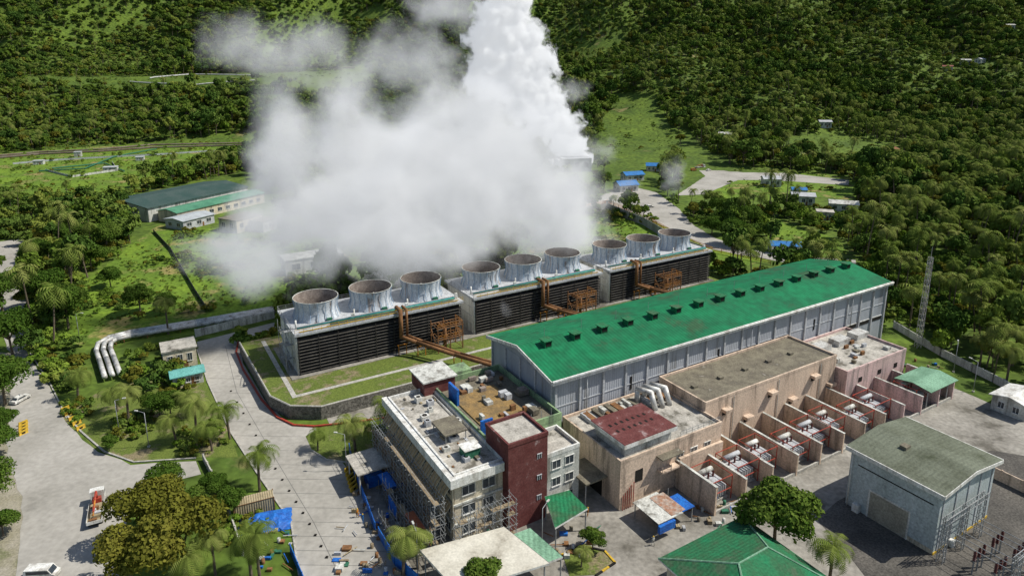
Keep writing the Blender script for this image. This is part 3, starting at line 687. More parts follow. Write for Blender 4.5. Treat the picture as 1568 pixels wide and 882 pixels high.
def wallpath(name,pts,h,mat,step=3,wd=.2,px=True,cap=None):
    o=Obj(name); W=[site(*p) if px else p for p in pts]
    for a,b in zip(W[:-1],W[1:]):
        a=Vector((*a,0));b=Vector((*b,0)); t=(b-a).normalized(); nn=Vector((-t.y,t.x,0))*wd/2
        vs=[a-nn,b-nn,b+nn,a+nn]; vs=[(v.x,v.y,0) for v in vs]+[(v.x,v.y,h) for v in vs]
        o.mesh('panels',mat,vs,[(4,5,6,7),(0,1,5,4),(1,2,6,5),(2,3,7,6),(3,0,4,7)])
        n_=max(1,int((b-a).length/step))
        for i in range(n_+1):
            c=a.lerp(b,i/n_); o.tube('posts',cap or mat,c,c+Vector((0,0,h+.15)),wd*.9,4)
    return o.done()
wallpath("compound_wall",[(300,516),(420,487)],2.4,whitew)
wallpath("compound_wall",[(1368,502),(1440,545),(1520,585),(1570,612)],2.2,whitew)
wallpath("compound_wall",[(1500,722),(1600,770)],2.4,pinkw)
wallpath("compound_fence",[(235,356),(262,385),(300,450),(318,478)],1.6,mk('dark_fence',(.09,.10,.07),None,1,.9),3,.1)
wallpath("retaining_wall",[(885,330),(930,322),(985,345),(1040,378),(1080,392)],4,mk('grey_retaining',(.33,.32,.28),(.22,.21,.18),.3,.9,streak=True),6)
wallpath("site_hoarding",[(548,740),(575,815)],2.0,tarp,2.4,.12)
wallpath("site_hoarding",[(580,822),(605,865),(640,895)],2.0,tarp,2.4,.12)
wallpath("site_hoarding",[(535,690),(545,740)],2.0,tarp,2.4,.12,cap=yel)
wallpath("site_hoarding",[(445,845),(470,905)],1.6,tarp,2.4,.12)
wallpath("garden_wall",[(312,705),(345,770),(372,850)],1.4,kerbm,3,.25)
o=Obj("orange_guard_rail"); 
pt=pxpath([(885,322),(930,312),(985,334),(1045,368),(1090,386),(1180,406)],0)
o.rail('rail',orange,[(p[0],p[1],.1) for p in pt],2.0,4,.12,3); o.done()
for z,pts in((1.2,[(-20,243),(60,236),(150,232),(230,226),(380,222)]),(1.2,[(-20,240),(60,233),(150,229),(230,222),(380,219)]),(1.0,[(60,262),(130,258),(175,240),(240,228)]),(1.,[(80,258),(160,250),(190,262)])):
    o=Obj("field_pipeline"); o.pipe('pipe',(mk('dull_brown_pipe',(.13,.09,.07),(.2,.17,.14),.1,.8) if z==1.2 else green),pxpath(pts,z),.8 if z==1.2 else .5,6)
    for p in pxpath(pts,z): o.tube('support',steel,(p[0],p[1],0),(p[0],p[1],z),.2,4)
    o.done()
for (u,v,a,b,hh) in((170,262,9,6,3),(60,252,7,5,3),(215,246,6,5,3),(120,240,5,5,4)): house("pump_station",u,v,a,b,hh,20,whitew,gypsum,0).done()
wallpath("field_fence",[(70,262),(110,272),(180,262),(172,250)],1.5,whitew,4,.15)
wallpath("field_fence",[(20,252),(90,246),(160,242),(240,238),(330,232)],1.4,gypsum,4,.12)
for pts in([(50,112),(150,108),(260,112),(380,108),(560,104)],[(200,128),(300,132),(400,126)],[(230,122),(290,116),(400,118)]):
    o=Obj("hillside_pipeline"); W=[hit(*p) for p in pts]; P3=[]
    for a,b in zip(W[:-1],W[1:]):
        for i in range(10):
            x=a[0]+(b[0]-a[0])*i/10; y=a[1]+(b[1]-a[1])*i/10; P3.append((x,y,float(H(x,y))+1.5))
    o.pipe('pipe',MATS['dull_brown_pipe'] if pts[0][0]==50 else silver,P3,.9,6); 
    for p in P3[::3]: o.tube('support',steel,(p[0],p[1],p[2]-2.5),p,.3,4)
    o.done()
# ------------------------------------------------------------------ yard clutter
o=Obj("blue_tarpaulin_pile",(*site(405,802),0),rad(20))
g=[];fs=[]
for j in range(9):
    for i in range(13):
        x=(i-6)*.75;y=(j-4)*.75; z=max(0,1.5*(1-(x/4.6)**2)*(1-(y/3.1)**2))*(.7+.6*random.random()); g.append((x+random.random()*.3,y+random.random()*.3,.06+z))
for j in range(8):
    for i in range(12): a=j*13+i; fs.append((a,a+1,a+14,a+13))
o.mesh('tarpaulin',tarp,g,fs); o.done()
o=Obj("blue_tarpaulin_sheet",(*site(600,760),0),rad(31)); o.mesh('sheet',tarp,[(-2,-2,3.2),(2,-2,2.8),(2.2,2,3.6),(-1.8,2,4.0)],[(0,1,2,3)])
for a,b in((-2,-2),(2,-2),(2.2,2),(-1.8,2)): o.tube('poles',steel,(a,b,0),(a,b,3.),.06,4)
o.done()
o=Obj("shipping_container",(*site(390,782),0),rad(25)); o.box('shell',tan,-3.4,-1.25,.15,3.4,1.25,2.7)
for x in(-3.4,3.4):
    for y in(-1.25,1.25): o.box('corner_posts',rust,x-.08,y-.08,.1,x+.08,y+.08,2.78)
o.box('top_rail',rust,-3.4,-1.3,2.65,3.4,-1.252,2.78); o.box('doors',gypsum,3.402,-1.1,.3,3.45,1.1,2.5)
o.done()
o=Obj("site_shed",(*site(1015,795),0),PA)
for a in(-4,4):
    for b in(-3,3): o.tube('posts',steel,(a,b,0),(a,b,3),.1,4)
o.box('roof_sheet',whitew,-4.4,-3.4,3.,1.4,3.3,3.1); o.box('roof_sheet',mk('rust_sheet',(.3,.15,.09),(.4,.35,.3),.9,.8),-1,-3,3.11,2.3,2.6,3.16); o.box('tarp_cover',tarp,1.5,-3.2,3.0,4.4,1,3.1); o.box('tarp_cover',tarp,-4.6,-4,1.5,-1,-3.45,2.9)
o.done()
o=Obj("workshop_shelter",(*site(575,735),0),PA)
o.box('roof',roofconc,-4.5,-3.5,4.4,4.5,4,4.65)
for a in(-4,4):
    for b in(-3,3.5): o.tube('posts',white,(a,b,0),(a,b,4.4),.15,6)
o.box('blue_tank',tarp,-2,-2,.1,1,1,2.4); o.done()
rng=random.Random(3)
clm=[whitew,rust,gypsum,plank,green,gypsum,rust,tan,tarp,roofdirty]
o=Obj("construction_materials")
for (u,v,ru,rv,nn) in((570,840,55,40,46),(1060,790,60,22,34),(880,835,40,28,22),(740,800,40,20,24),(420,840,30,35,26),(1120,770,40,20,18),(560,770,20,25,16),(1400,565,45,12,24),(610,800,25,30,30)):
    for k in range(nn):
        x,y=site(u+rng.uniform(-ru,ru),v+rng.uniform(-rv,rv)); a,b,h=rng.uniform(.15,.8),rng.uniform(.15,.6),rng.uniform(.1,.7)
        if rng.random()<.35: o.tube('pipes_and_drums',rng.choice(clm),(x,y,.35),(x+rng.uniform(-2.5,2.5),y+rng.uniform(-2,2),.4),.09,6)
        elif rng.random()<.3: o.lathe('pipes_and_drums',rng.choice(clm),x,y,[(.3,.05),(.3,.85),(.1,.9)],10,True)
        else: o.box('crates',rng.choice(clm),x-a,y-b,.1,x+a,y+b,.1+h)
o.done()
for (u,v,du,dv,n_) in((100,628,10,12,5),(36,650,0,8,4),(533,720,3,10,6)):
    for k in range(n_):
        x,y=site(u+du*k*.6,v+dv*k*.6); o=Obj("traffic_barrier",(x,y,0),rad(60))
        o.prism('block',yel,[(-.3,.05),(.3,.05),(.15,.4),(.12,.9),(-.12,.9),(-.15,.4)],'x',-.9,.9); o.box('stripe',black,-.3,-.315,.3,.3,-.2,.6); o.done()
# ------------------------------------------------------------------ vehicles
def wheels(o,xs,w_,r,th=.28):
    for x in xs:
        for s_ in(-1,1):
            o.tube('wheels',tyre,(x,s_*(w_/2-.02),r),(x,s_*(w_/2-th),r),r,16); o.tube('hubs',steel,(x,s_*(w_/2-.0),r),(x,s_*(w_/2-.06),r),r*.5,10)
def car(u,v,ang,mat,van=False,hh=0.05):
    o=Obj("parked_car" if not van else "parked_van",(*site(u,v),hh),ang)
    if van: body=[(-2.3,.35),(2.3,.35),(2.35,.95),(1.9,1.15),(1.35,1.95),(-2.2,2.0),(-2.35,1.5)]; 
    else: body=[(-2.2,.35),(2.15,.35),(2.2,.75),(1.2,.95),(.55,1.42),(-1.2,1.45),(-1.75,1.0),(-2.2,.95)]
    o.prism('body',mat,body,'y',-.85,.85)
    if van: gl=[(-1.9,1.25),(1.65,1.25),(1.3,1.8),(-1.9,1.85)]
    else: gl=[(-1.55,.98),(1.05,.98),(.5,1.36),(-1.15,1.38)]
    o.prism('side_windows',glass,gl,'y',-.862,.862)
    if van: o.mesh('windscreen',glass,[(1.92,-.75,1.17),(1.92,.75,1.17),(1.42,.7,1.9),(1.42,-.7,1.9)],[(0,1,2,3)])
    else:
        o.mesh('windscreen',glass,[(1.17,-.72,1.0),(1.17,.72,1.0),(.6,.66,1.41),(.6,-.66,1.41)],[(0,1,2,3)]); o.mesh('rear_window',glass,[(-1.74,-.7,1.03),(-1.74,.7,1.03),(-1.25,.66,1.44),(-1.25,-.66,1.44)],[(0,1,2,3)])
    wheels(o,(-1.4,1.4),1.74,.34); o.box('bumper',black,2.16,-.8,.3,2.3,.8,.55); o.box('tail_lights',red,-2.24,-.8,.7,-2.19,-.5,.9); o.done()
car(32,614,rad(80),white); car(66,884,rad(5),white,True)
car(1085,262,rad(40),white); car(1062,262,rad(20),orange,True); car(995,318,rad(10),white); car(930,312,rad(0),white,True)
def truck(u,v,ang):
    o=Obj("flatbed_truck",(*site(u,v),.05),ang)
    o.prism('cab',white,[(2.6,.6),(4.6,.6),(4.65,1.4),(4.3,2.6),(2.6,2.75)],'y',-1.15,1.15)
    o.prism('cab_windows',glass,[(3.1,1.6),(4.35,1.6),(4.12,2.4),(3.1,2.4)],'y',-1.165,1.165)
    o.mesh('windscreen',glass,[(4.62,-1.05,1.5),(4.62,1.05,1.5),(4.36,1.0,2.5),(4.36,-1.,2.5)],[(0,1,2,3)])
    o.box('chassis',black,-4.6,-.5,.6,2.6,.5,.95); o.box('bed',tan,-4.7,-1.2,.96,1.3,1.2,1.15)
    for y in(-1.2,1.14): o.box('side_boards',white,-4.7,y,1.151,1.3,y+.06,1.55)
    o.box('tail_board',white,-4.76,-1.2,.96,-4.701,1.2,1.55); o.box('crane_base',red,1.5,-.7,.96,2.4,.7,1.9)
    o.tube('crane_boom',red,(1.9,0,1.9),(1.9,0,3.0),.22,8); o.tube('crane_boom',red,(2.1,0,3.05),(-3.2,.1,2.3),.2,6); o.tube('crane_boom',orange,(-.5,0,2.85),(-4.0,.1,2.1),.13,6)
    for k in range(6): o.box('cargo',[rust,tan,gypsum,whitew][k%4],-4.3+k*.85,-1+rng.random(),1.152,-3.7+k*.85,.1+rng.random()*.8,1.4+rng.random()*.4)
    o.box('bumper',gypsum,4.62,-1.1,.45,4.75,1.1,.75); o.box('mudguards',black,-3.9,-1.2,.9,-2.,1.2,.955)
    wheels(o,(-3.4,-2.3,3.5),2.3,.5,.4); o.done()
a=site(147,812);b_=site(156,745)
truck(149,785,math.atan2(b_[1]-a[1],b_[0]-a[0]))
truck(1072,258,rad(30))
# ------------------------------------------------------------------ masts, lamps, substation
def lamp(u,v,h=8,ang=0):
    o=Obj("street_lamp",(*site(u,v),0),ang); o.tube('pole',steel,(0,0,0),(0,0,h),.1,8,.06); o.tube('arm',steel,(0,0,h),(1.8,0,h+.35),.05,6); o.box('lantern',whitew,1.5,-.15,h+.25,2.2,.15,h+.42); o.box('base',kerbm,-.25,-.25,0,.25,.25,.3); o.done()
for u,v,a in((183,664,.3),(228,684,3),(531,720,3),(1160,560,1),(1460,570,1),(1490,600,2),(122,520,0),(830,842,1),(640,880,2)): lamp(u,v,8,a)
def lattice(o,x,y,h,w0,w1,mat,step=1.6,z0=0):
    n_=int(h/step)
    for i in range(n_):
        a=w0+(w1-w0)*i/n_;b=w0+(w1-w0)*(i+1)/n_;za=z0+i*h/n_;zb=z0+(i+1)*h/n_
        A=[(x+sx*a,y+sy*a,za) for sx,sy in((-1,-1),(1,-1),(1,1),(-1,1))];B=[(x+sx*b,y+sy*b,zb) for sx,sy in((-1,-1),(1,-1),(1,1),(-1,1))]
        for k in range(4): o.tube('legs',mat,A[k],B[k],.07,4); o.tube('bracing',mat,A[k],B[(k+1)%4],.04,4); o.tube('bracing',mat,B[k],B[(k+1)%4],.04,4)
o=Obj("lattice_mast",(*site(1405,532),0)); lattice(o,0,0,27,.6,.45,mk('mast_paint',(.55,.53,.5),(.42,.36,.33),.2,.7)); o.tube('antenna',steel,(0,0,27),(0,0,30),.06,5); o.done()
X,Y,Z=hit(670,112); o=Obj("lattice_mast",(X,Y,Z)); lattice(o,0,0,60,1.4,.6,gypsum,5); o.done()
o=Obj("substation_gantry",(*site(1530,875),0),PA)
for x in(-6,0,6):
    for y in(-4,6): lattice(o,x,y,8.5,.45,.35,steel,1.2)
for y in(-4,6):
    for z in(7.4,8.4): 
        for d in(-.35,.35): o.tube('beam',steel,(-7,y+d,z),(7,y+d,z),.07,4)
    for x in np.arange(-7,7,.9): o.tube('beam_bracing',steel,(x,y-.35,7.4),(x+.9,y-.35,8.4),.04,4); o.tube('beam_bracing',steel,(x,y+.35,8.4),(x+.9,y+.35,7.4),.04,4)
for x in(-4.5,-3,-1.5,1.5,3,4.5):
    for y in(-8,-1,2,9):
        o.tube('insulator_post',steel,(x,y,0),(x,y,2.6),.12,5)
        for q in range(6): o.lathe('insulators',maroon,x,y,[(.1,2.6+q*.28),(.26,2.68+q*.28),(.1,2.86+q*.28)],8)
    o.tube('busbar',steel,(x,-9,4.4),(x,10,4.4),.06,5); o.tube('drop_wires',steel,(x,-4,7.4),(x,-1,4.4),.03,4)
for x in(-12,-9.5,-14.5):
    for q in range(7): o.lathe('insulators',maroon,x,-1,[(.14,2.2+q*.3),(.32,2.3+q*.3),(.14,2.48+q*.3)],8)
    o.tube('insulator_post',steel,(x,-1,0),(x,-1,2.2),.18,5)
o.done()
# ------------------------------------------------------------------ people
def person(u,v,ang,shirt,walk=.25):
    o=Obj("construction_worker",(*site(u,v),.06),ang)
    V=[(0,0,.95),(0,0,1.2),(0,0,1.42),(0,0,1.52),(0,.02,1.68),(-.19,0,1.42),(-.27,.05,1.15),(-.24,.2,.95),(.19,0,1.42),(.27,-.03,1.15),(.25,.08,.9),(-.1,0,.9),(-.11,walk,.5),(-.11,walk*.7,.08),(-.11,walk*.7+.14,.04),(.1,0,.9),(.11,-walk*.4,.5),(.11,-walk,.1),(.11,-walk+.14,.05)]
    E=[(0,1),(1,2),(2,3),(3,4),(2,5),(5,6),(6,7),(2,8),(8,9),(9,10),(0,11),(11,12),(12,13),(13,14),(0,15),(15,16),(16,17),(17,18)]
    R=[.15,.15,.14,.06,.1,.075,.05,.04,.075,.05,.04,.1,.075,.05,.05,.1,.075,.05,.05]
    me=bpy.data.meshes.new('body'); me.from_pydata(V,E,[]); ob=bpy.data.objects.new('body',me); scene.collection.objects.link(ob)
    m=ob.modifiers.new('skin','SKIN')
    for i,r in enumerate(R): me.skin_vertices[0].data[i].radius=(r,r*.8)
    me.skin_vertices[0].data[0].use_root=True
    ob.modifiers.new('sub','SUBSURF').render_levels=1; me.materials.append(shirt)
    o.lathe('helmet',yel,0,.02,[(.15,1.68),(.14,1.75),(.09,1.82),(.01,1.84)],12); o.box('trousers_belt',black,-.14,-.1,.88,.14,.1,.96)
    e=o.done(); ob.parent=e
person(548,792,1,orange);person(556,800,2.4,blue,.1);person(1000,835,.4,whitew);person(900,790,2,orange,.15)
# ------------------------------------------------------------------ vegetation
def leafmat(name,ca,cb,cc,tr=.25,ow=.75):
    m=bpy.data.materials.new(name); m.use_nodes=True; nt=m.node_tree; N=nt.nodes; L=nt.links; N.clear()
    oi=N.new('ShaderNodeObjectInfo'); at=N.new('ShaderNodeAttribute'); at.attribute_name='leafrand'
    r=N.new('ShaderNodeValToRGB'); r.color_ramp.elements[0].color=c4(ca); r.color_ramp.elements[1].color=c4(cc); e=r.color_ramp.elements.new(.5); e.color=c4(cb)
    ad=N.new('ShaderNodeMath'); ad.operation='MULTIPLY_ADD'; ad.inputs[1].default_value=1-ow; L.new(at.outputs['Fac'],ad.inputs[0])
    ml=N.new('ShaderNodeMath'); ml.operation='MULTIPLY'; ml.inputs[1].default_value=ow; L.new(oi.outputs['Random'],ml.inputs[0]); L.new(ml.outputs[0],ad.inputs[2])
    L.new(ad.outputs[0],r.inputs[0])
    ou=N.new('ShaderNodeOutputMaterial')
    d=N.new('ShaderNodeBsdfDiffuse'); L.new(r.outputs[0],d.inputs[0])
    if tr>0:
        t=N.new('ShaderNodeBsdfTranslucent'); mx=N.new('ShaderNodeMixShader'); mx.inputs[0].default_value=tr
        L.new(r.outputs[0],t.inputs[0]); L.new(d.outputs[0],mx.inputs[1]); L.new(t.outputs[0],mx.inputs[2]); L.new(mx.outputs[0],ou.inputs[0])
    else: L.new(d.outputs[0],ou.inputs[0])
    return m
lm1=leafmat('forest_leaves',(.06,.105,.016),(.115,.175,.026),(.22,.25,.05),.1)
lm1d=leafmat('dark_forest_leaves',(.038,.078,.016),(.075,.128,.024),(.14,.19,.038),0)
lm1n=leafmat('garden_tree_leaves',(.035,.08,.012),(.075,.135,.02),(.155,.21,.04),.25,.4)
lm2=leafmat('olive_leaves',(.085,.092,.014),(.15,.152,.024),(.23,.21,.04),.2,.4)
lm3=leafmat('palm_leaves',(.08,.125,.022),(.15,.195,.04),(.26,.275,.085),.2,.5)
lm4=leafmat('bush_leaves',(.075,.14,.016),(.135,.21,.026),(.22,.27,.048),0)
def make_tree(name,seed,h,R,nleaf,ls,mat,lobes=9,flat_=.75,trunk=True):
    rg=np.random.default_rng(seed)
    C=[];RR=[]
    for i in range(lobes):
        a=rg.uniform(0,2*np.pi); d=R*np.sqrt(rg.uniform(0,1))*.74; r=R*rg.uniform(.24,.48)
        C.append((d*np.cos(a),d*np.sin(a),h-R*flat_*.9+R*flat_*.6*(1-(d/R)**2)*rg.uniform(.3,1.4)-rg.uniform(0,.25)*h*.6)); RR.append(r)
    C=np.array(C);RR=np.array(RR)
    k=rg.choice(lobes,nleaf,p=RR**2/np.sum(RR**2))
    d=rg.normal(size=(nleaf,3)); d[:,2]=np.where(d[:,2]<-.4,-d[:,2],d[:,2]); d/=np.linalg.norm(d,axis=1,keepdims=True)
    rr=RR[k]*(.66+.46*rg.random(nleaf)**.9); p=C[k]+d*rr[:,None]*np.array([1,1,flat_])
    nrm=d+rg.normal(size=(nleaf,3))*.55; nrm/=np.linalg.norm(nrm,axis=1,keepdims=True)
    t=np.cross(nrm,rg.normal(size=(nleaf,3))); t/=np.linalg.norm(t,axis=1,keepdims=True)+1e-9; b=np.cross(nrm,t)
    s=(ls*(.6+.8*rg.random(nleaf)))[:,None]; t*=s; b*=s*.65
    V=np.stack([p-t,p-b*.9,p+t,p+b],1).reshape(-1,3); Fc=np.arange(nleaf*4).reshape(-1,4)
    lr=np.repeat(np.clip(rg.random(nleaf)*.6+rg.random(lobes)[k]*.5,0,1),4)
    vs=V.tolist(); fs=Fc.tolist(); mi=[0]*len(fs); lr=lr.tolist()
    if trunk:
        tb=Obj('t')
        tb.tube('t',wood,(0,0,-.5),(0.2,.1,h*.55),R*.055,8,R*.035)
        for c in C[:6]: tb.tube('t',wood,(0.1,.05,h*.38),tuple(c),R*.03,5,R*.01)
        v2,f2,_,_=tb.parts[('t',wood.name)]; n0=len(vs); vs+=v2; fs+=[[i+n0 for i in f] for f in f2]; mi+=[1]*len(f2); lr+=[0]*len(v2)
    me=bpy.data.meshes.new(name); me.from_pydata(vs,[],fs); me.materials.append(mat); me.materials.append(wood); me.polygons.foreach_set('material_index',mi)
    at=me.attributes.new('leafrand','FLOAT','POINT'); at.data.foreach_set('value',lr)
    return me
def make_palm(name,seed,h,nf=20,Lf=3.6,nl=14,wl=.85):
    rg=random.Random(seed); vs=[];fs=[];mi=[];lr=[]
    lx,ly=rg.uniform(-1,1),rg.uniform(-1,1)
    tb=Obj('t'); prev=(0,0,-.4)
    for i in range(1,7):
        f=i/6; q=(lx*f*f,ly*f*f,h*f); tb.tube('t',wood,prev,q,.24-.08*(i-1)/6,7,.24-.08*i/6); prev=q
    top=Vector(prev)
    for k in range(nf):
        a=2*math.pi*k/nf*2.4+rg.random()*.4; el=rg.uniform(-.35,1.1); Lk=Lf*rg.uniform(.8,1.1)
        dirh=Vector((math.cos(a),math.sin(a),0)); side=Vector((-math.sin(a),math.cos(a),0)); r0=rg.random()
        pts=[];p=top.copy();ang=el
        for j in range(nl+1):
            pts.append(p.copy()); p=p+(dirh*math.cos(ang)+Vector((0,0,math.sin(ang))))*Lk/nl; ang-=(.13+.02*j/nl*5)*14/nl
        for j in range(1,nl+1):
            w_=wl*math.sin(math.pi*min(1,(j+.8)/(nl+1.6)))**.6*Lf/3.6; a0=pts[j-1];a1=pts[j]; m_=a0.lerp(a1,.75)
            for s_ in(-1,1):
                tip=a1+side*s_*w_+Vector((0,0,-.4*w_))+(a1-a0)*.6; n0=len(vs)
                vs+=[tuple(a0),tuple(m_),tuple(tip)]; fs.append((n0,n0+1,n0+2)); mi.append(0); lr+=[min(1,r0*.7+rg.random()*.3)]*3
    v2,f2,_,_=tb.parts[('t',wood.name)]; n0=len(vs); vs+=v2; fs+=[tuple(i+n0 for i in f) for f in f2]; mi+=[1]*len(f2); lr+=[0]*len(v2)
    me=bpy.data.meshes.new(name); me.from_pydata(vs,[],fs); me.materials.append(lm3); me.materials.append(wood); me.polygons.foreach_set('material_index',mi)
    at=me.attributes.new('leafrand','FLOAT','POINT'); at.data.foreach_set('value',lr); return me
far=bpy.data.collections.new("forest_tree_library")
protos=[]
for i in range(8):
    m=[lm1,lm1d,lm1,lm1,lm4,lm1d,lm2,lm1][i]
    h=[10,13,8,14,7,12,10,6][i]; R=[5.0,5.4,4.4,4.4,4.2,6.6,4.8,3.4][i]
    protos.append(bpy.data.objects.new('a%02d_tree'%i,make_tree('broadleaf',i+10,h,R,900,.74,m,[10,13,8,12,7,15,9,6][i],.8)))
for i in range(2): protos.append(bpy.data.objects.new('b%02d_palm'%i,make_palm('coconut_palm',i+3,12+2.5*i,20,4.8,7,1.0)))
for p in protos: far.objects.link(p)
bush=bpy.data.collections.new("shrub_library")
for i in range(4): bush.objects.link(bpy.data.objects.new('c%02d_bush'%i,make_tree('shrub',40+i,1.9,1.5,200,.3,[lm4,lm1,lm1d,lm2][i],5,.7,False)))
def scatter(name,pts,scl,rot,ind,coll):
    me=bpy.data.meshes.new(name); me.from_pydata(pts.tolist(),[],[])
    a=me.attributes.new('iscale','FLOAT_VECTOR','POINT'); a.data.foreach_set('vector',scl.ravel())
    a=me.attributes.new('irot','FLOAT_VECTOR','POINT'); a.data.foreach_set('vector',rot.ravel())
    a=me.attributes.new('iidx','INT','POINT'); a.data.foreach_set('value',ind.astype(np.int32))
    o=bpy.data.objects.new(name,me); scene.collection.objects.link(o)
    ng=bpy.data.node_groups.new(name,'GeometryNodeTree'); ng.interface.new_socket('Geometry',in_out='INPUT',socket_type='NodeSocketGeometry'); ng.interface.new_socket('Geometry',in_out='OUTPUT',socket_type='NodeSocketGeometry')
    N=ng.nodes; L=ng.links; gi=N.new('NodeGroupInput'); go=N.new('NodeGroupOutput')
    ci=N.new('GeometryNodeCollectionInfo'); ci.inputs['Collection'].default_value=coll; ci.inputs['Separate Children'].default_value=True; ci.inputs['Reset Children'].default_value=True
    ip=N.new('GeometryNodeInstanceOnPoints'); ip.inputs['Pick Instance'].default_value=True
    def na(n_,t):
        q=N.new('GeometryNodeInputNamedAttribute'); q.data_type=t; q.inputs['Name'].default_value=n_; return [s for s in q.outputs if s.enabled and s.name=='Attribute'][0]
    L.new(gi.outputs[0],ip.inputs['Points']); L.new(ci.outputs[0],ip.inputs['Instance']); L.new(na('iidx','INT'),ip.inputs['Instance Index'])
    er=N.new('FunctionNodeEulerToRotation'); L.new(na('irot','FLOAT_VECTOR'),er.inputs[0]); L.new(er.outputs[0],ip.inputs['Rotation']); L.new(na('iscale','FLOAT_VECTOR'),ip.inputs['Scale'])
    L.new(ip.outputs[0],go.inputs[0]); md=o.modifiers.new('scatter','NODES'); md.node_group=ng; return o
rg=np.random.default_rng(5)
P=[]
for (ya,yb,st) in((110,750,6.3),(750,1450,7.8)):
    gx,gy=np.meshgrid(np.arange(-1300,1500,st),np.arange(ya,yb,st)); gx=gx.ravel()+rg.uniform(-.5,.5,gx.size)*st*1.5; gy=gy.ravel()+rg.uniform(-.5,.5,gy.size)*st*1.5
    k=np.abs(gx)<gy*.84+25; P.append(np.stack([gx[k],gy[k]],1))
P=np.concatenate(P); x,y=P[:,0],P[:,1]; keep=np.ones(len(P),bool)
for e in EX: keep&=~inpoly(x,y,e)
for (hx,hy) in HOUSES:
    dx=x-hx; dy=y-hy; keep&=~((np.abs(dx)<10)&(dy>-32)&(dy<8))
clear=np.sin(x*.031+1.7*np.sin(y*.013))+np.sin(y*.027+x*.011+2)+.7*np.sin(x*.07+y*.05)
keep&=~((clear>1.95)&(rg.random(len(P))<.75))
g1=inpoly(x,y,[site(90,650),site(60,560),site(90,530),site(300,505),site(330,600),site(380,700),site(460,900),site(200,900),site(200,720)]); keep&=~g1
keep&=~((y<150)&(x>0)); keep&=~((y<190)&(x>-70)&(x<120))
x,y=x[keep],y[keep]; n_=len(x)
zone=np.sin(x*.045+y*.02)+np.sin(y*.06-x*.03+1)
pr=rg.random(n_); palmp=np.where((x>90)&(y<650),np.where(zone>.0,.5,.2),np.where(x>60,.2,.08)); ind=np.where(pr<palmp,rg.integers(8,10,n_),rg.choice(8,n_,p=[.16,.16,.15,.12,.12,.13,.06,.10]))
big=.88+.22*np.sin(x*.017+y*.009)+.1*np.sin(x*.05-y*.04)
s=rg.uniform(.4,1.4,n_)*big*np.where(y>750,1.1,1.0); s=np.where(ind>=8,rg.uniform(.75,1.25,n_),s); scl=np.stack([s,s,s*rg.uniform(.75,1.4,n_)],1)
rot=np.zeros((n_,3)); rot[:,2]=rg.uniform(0,6.28,n_); rot[:,0]=rg.uniform(-.15,.15,n_); rot[:,1]=rg.uniform(-.15,.15,n_)
scatter("forest_trees",np.stack([x,y,H(x,y)-.3],1),scl,rot,ind,far)
n0=24000; yy=rg.uniform(150,1150,n0); xx=rg.uniform(-1,1,n0)*(yy*.84+20); keep=np.ones(n0,bool); inm=np.zeros(n0,bool)
for e in EX:
    q=inpoly(xx,yy,e)
    if any(e is m_ for m_ in MEAD) or any(e is m_ for m_ in HC): inm|=q
    else: keep&=~q
keep&=~((yy<190)&(xx>-50)&(xx<150))
xx,yy,inm=xx[keep],yy[keep],inm[keep]
clump=np.sin(xx*.16+np.sin(yy*.11)*2)+np.sin(yy*.13+xx*.05)
sA=np.where(inm,np.where(clump>.9,rg.uniform(.6,1.5,len(xx)),rg.uniform(.15,.55,len(xx))),rg.uniform(.9,2.2,len(xx)))
pipeP=[site(130,600),site(135,505),site(430,460),site(430,505),site(200,535),site(190,600)]
mx_=rg.uniform(-160,60,4200); my_=rg.uniform(150,330,4200)
q=inpoly(mx_,my_,MEAD[0])&~inpoly(mx_,my_,pipeP)
pr2=[L2W(-60,-90),L2W(122,-90),L2W(122,92),L2W(-60,92)]; q&=~inpoly(mx_,my_,pr2)
cm=np.sin(mx_*.14+np.sin(my_*.1)*2)+np.sin(my_*.15+mx_*.04); sM=np.where(cm>1.1,rg.uniform(.5,1.3,4200),rg.uniform(.12,.42,4200))
gp=[site(90,650),site(60,560),site(90,530),site(300,510),site(312,560),site(340,640),site(380,720),site(440,880),site(200,900),site(200,735),site(310,728),site(310,700),site(205,704)]
gx=rg.uniform(-140,-20,5000); gy=rg.uniform(85,190,5000); k=inpoly(gx,gy,gp)&~inpoly(gx,gy,[site(*q_) for q_ in roadL])&~inpoly(gx,gy,[site(*q_) for q_ in roadI])&((np.sin(gx*.35)+np.sin(gy*.31+gx*.1))>.6)
k&=~inpoly(gx,gy,pipeP)
xx=np.concatenate([xx,gx[k],mx_[q]]); yy=np.concatenate([yy,gy[k],my_[q]]); n_=len(xx)
s=np.concatenate([sA,rg.uniform(.25,1.0,int(k.sum())),sM[q]]); scl=np.stack([s,s,s],1); rot=np.zeros((n_,3)); rot[:,2]=rg.uniform(0,6.28,n_)
scatter("shrubs",np.stack([xx,yy,H(xx,yy)-.1],1),scl,rot,rg.integers(0,4,n_),bush)
near=[make_tree('near_broadleaf',70+i,[11,12,9.5,10][i],[6.2,6.6,5.4,5.6][i],8000,.30,[lm2,lm1n,lm1n,lm1n][i],[16,18,13,15][i],.85) for i in range(4)]
palms=[make_palm('near_palm',80+i,[6.6,7.8,5.4][i],24,3.9,16) for i in range(3)]
def put(name,me,u,v,s=1.,z=0,rz=None):
    X,Y=site(u,v,z); o=bpy.data.objects.new(name,me); scene.collection.objects.link(o); o.location=(X,Y,z); o.scale=(s,s,s*random.uniform(.92,1.08)); o.rotation_euler=(0,0,random.uniform(0,6.28) if rz is None else rz)
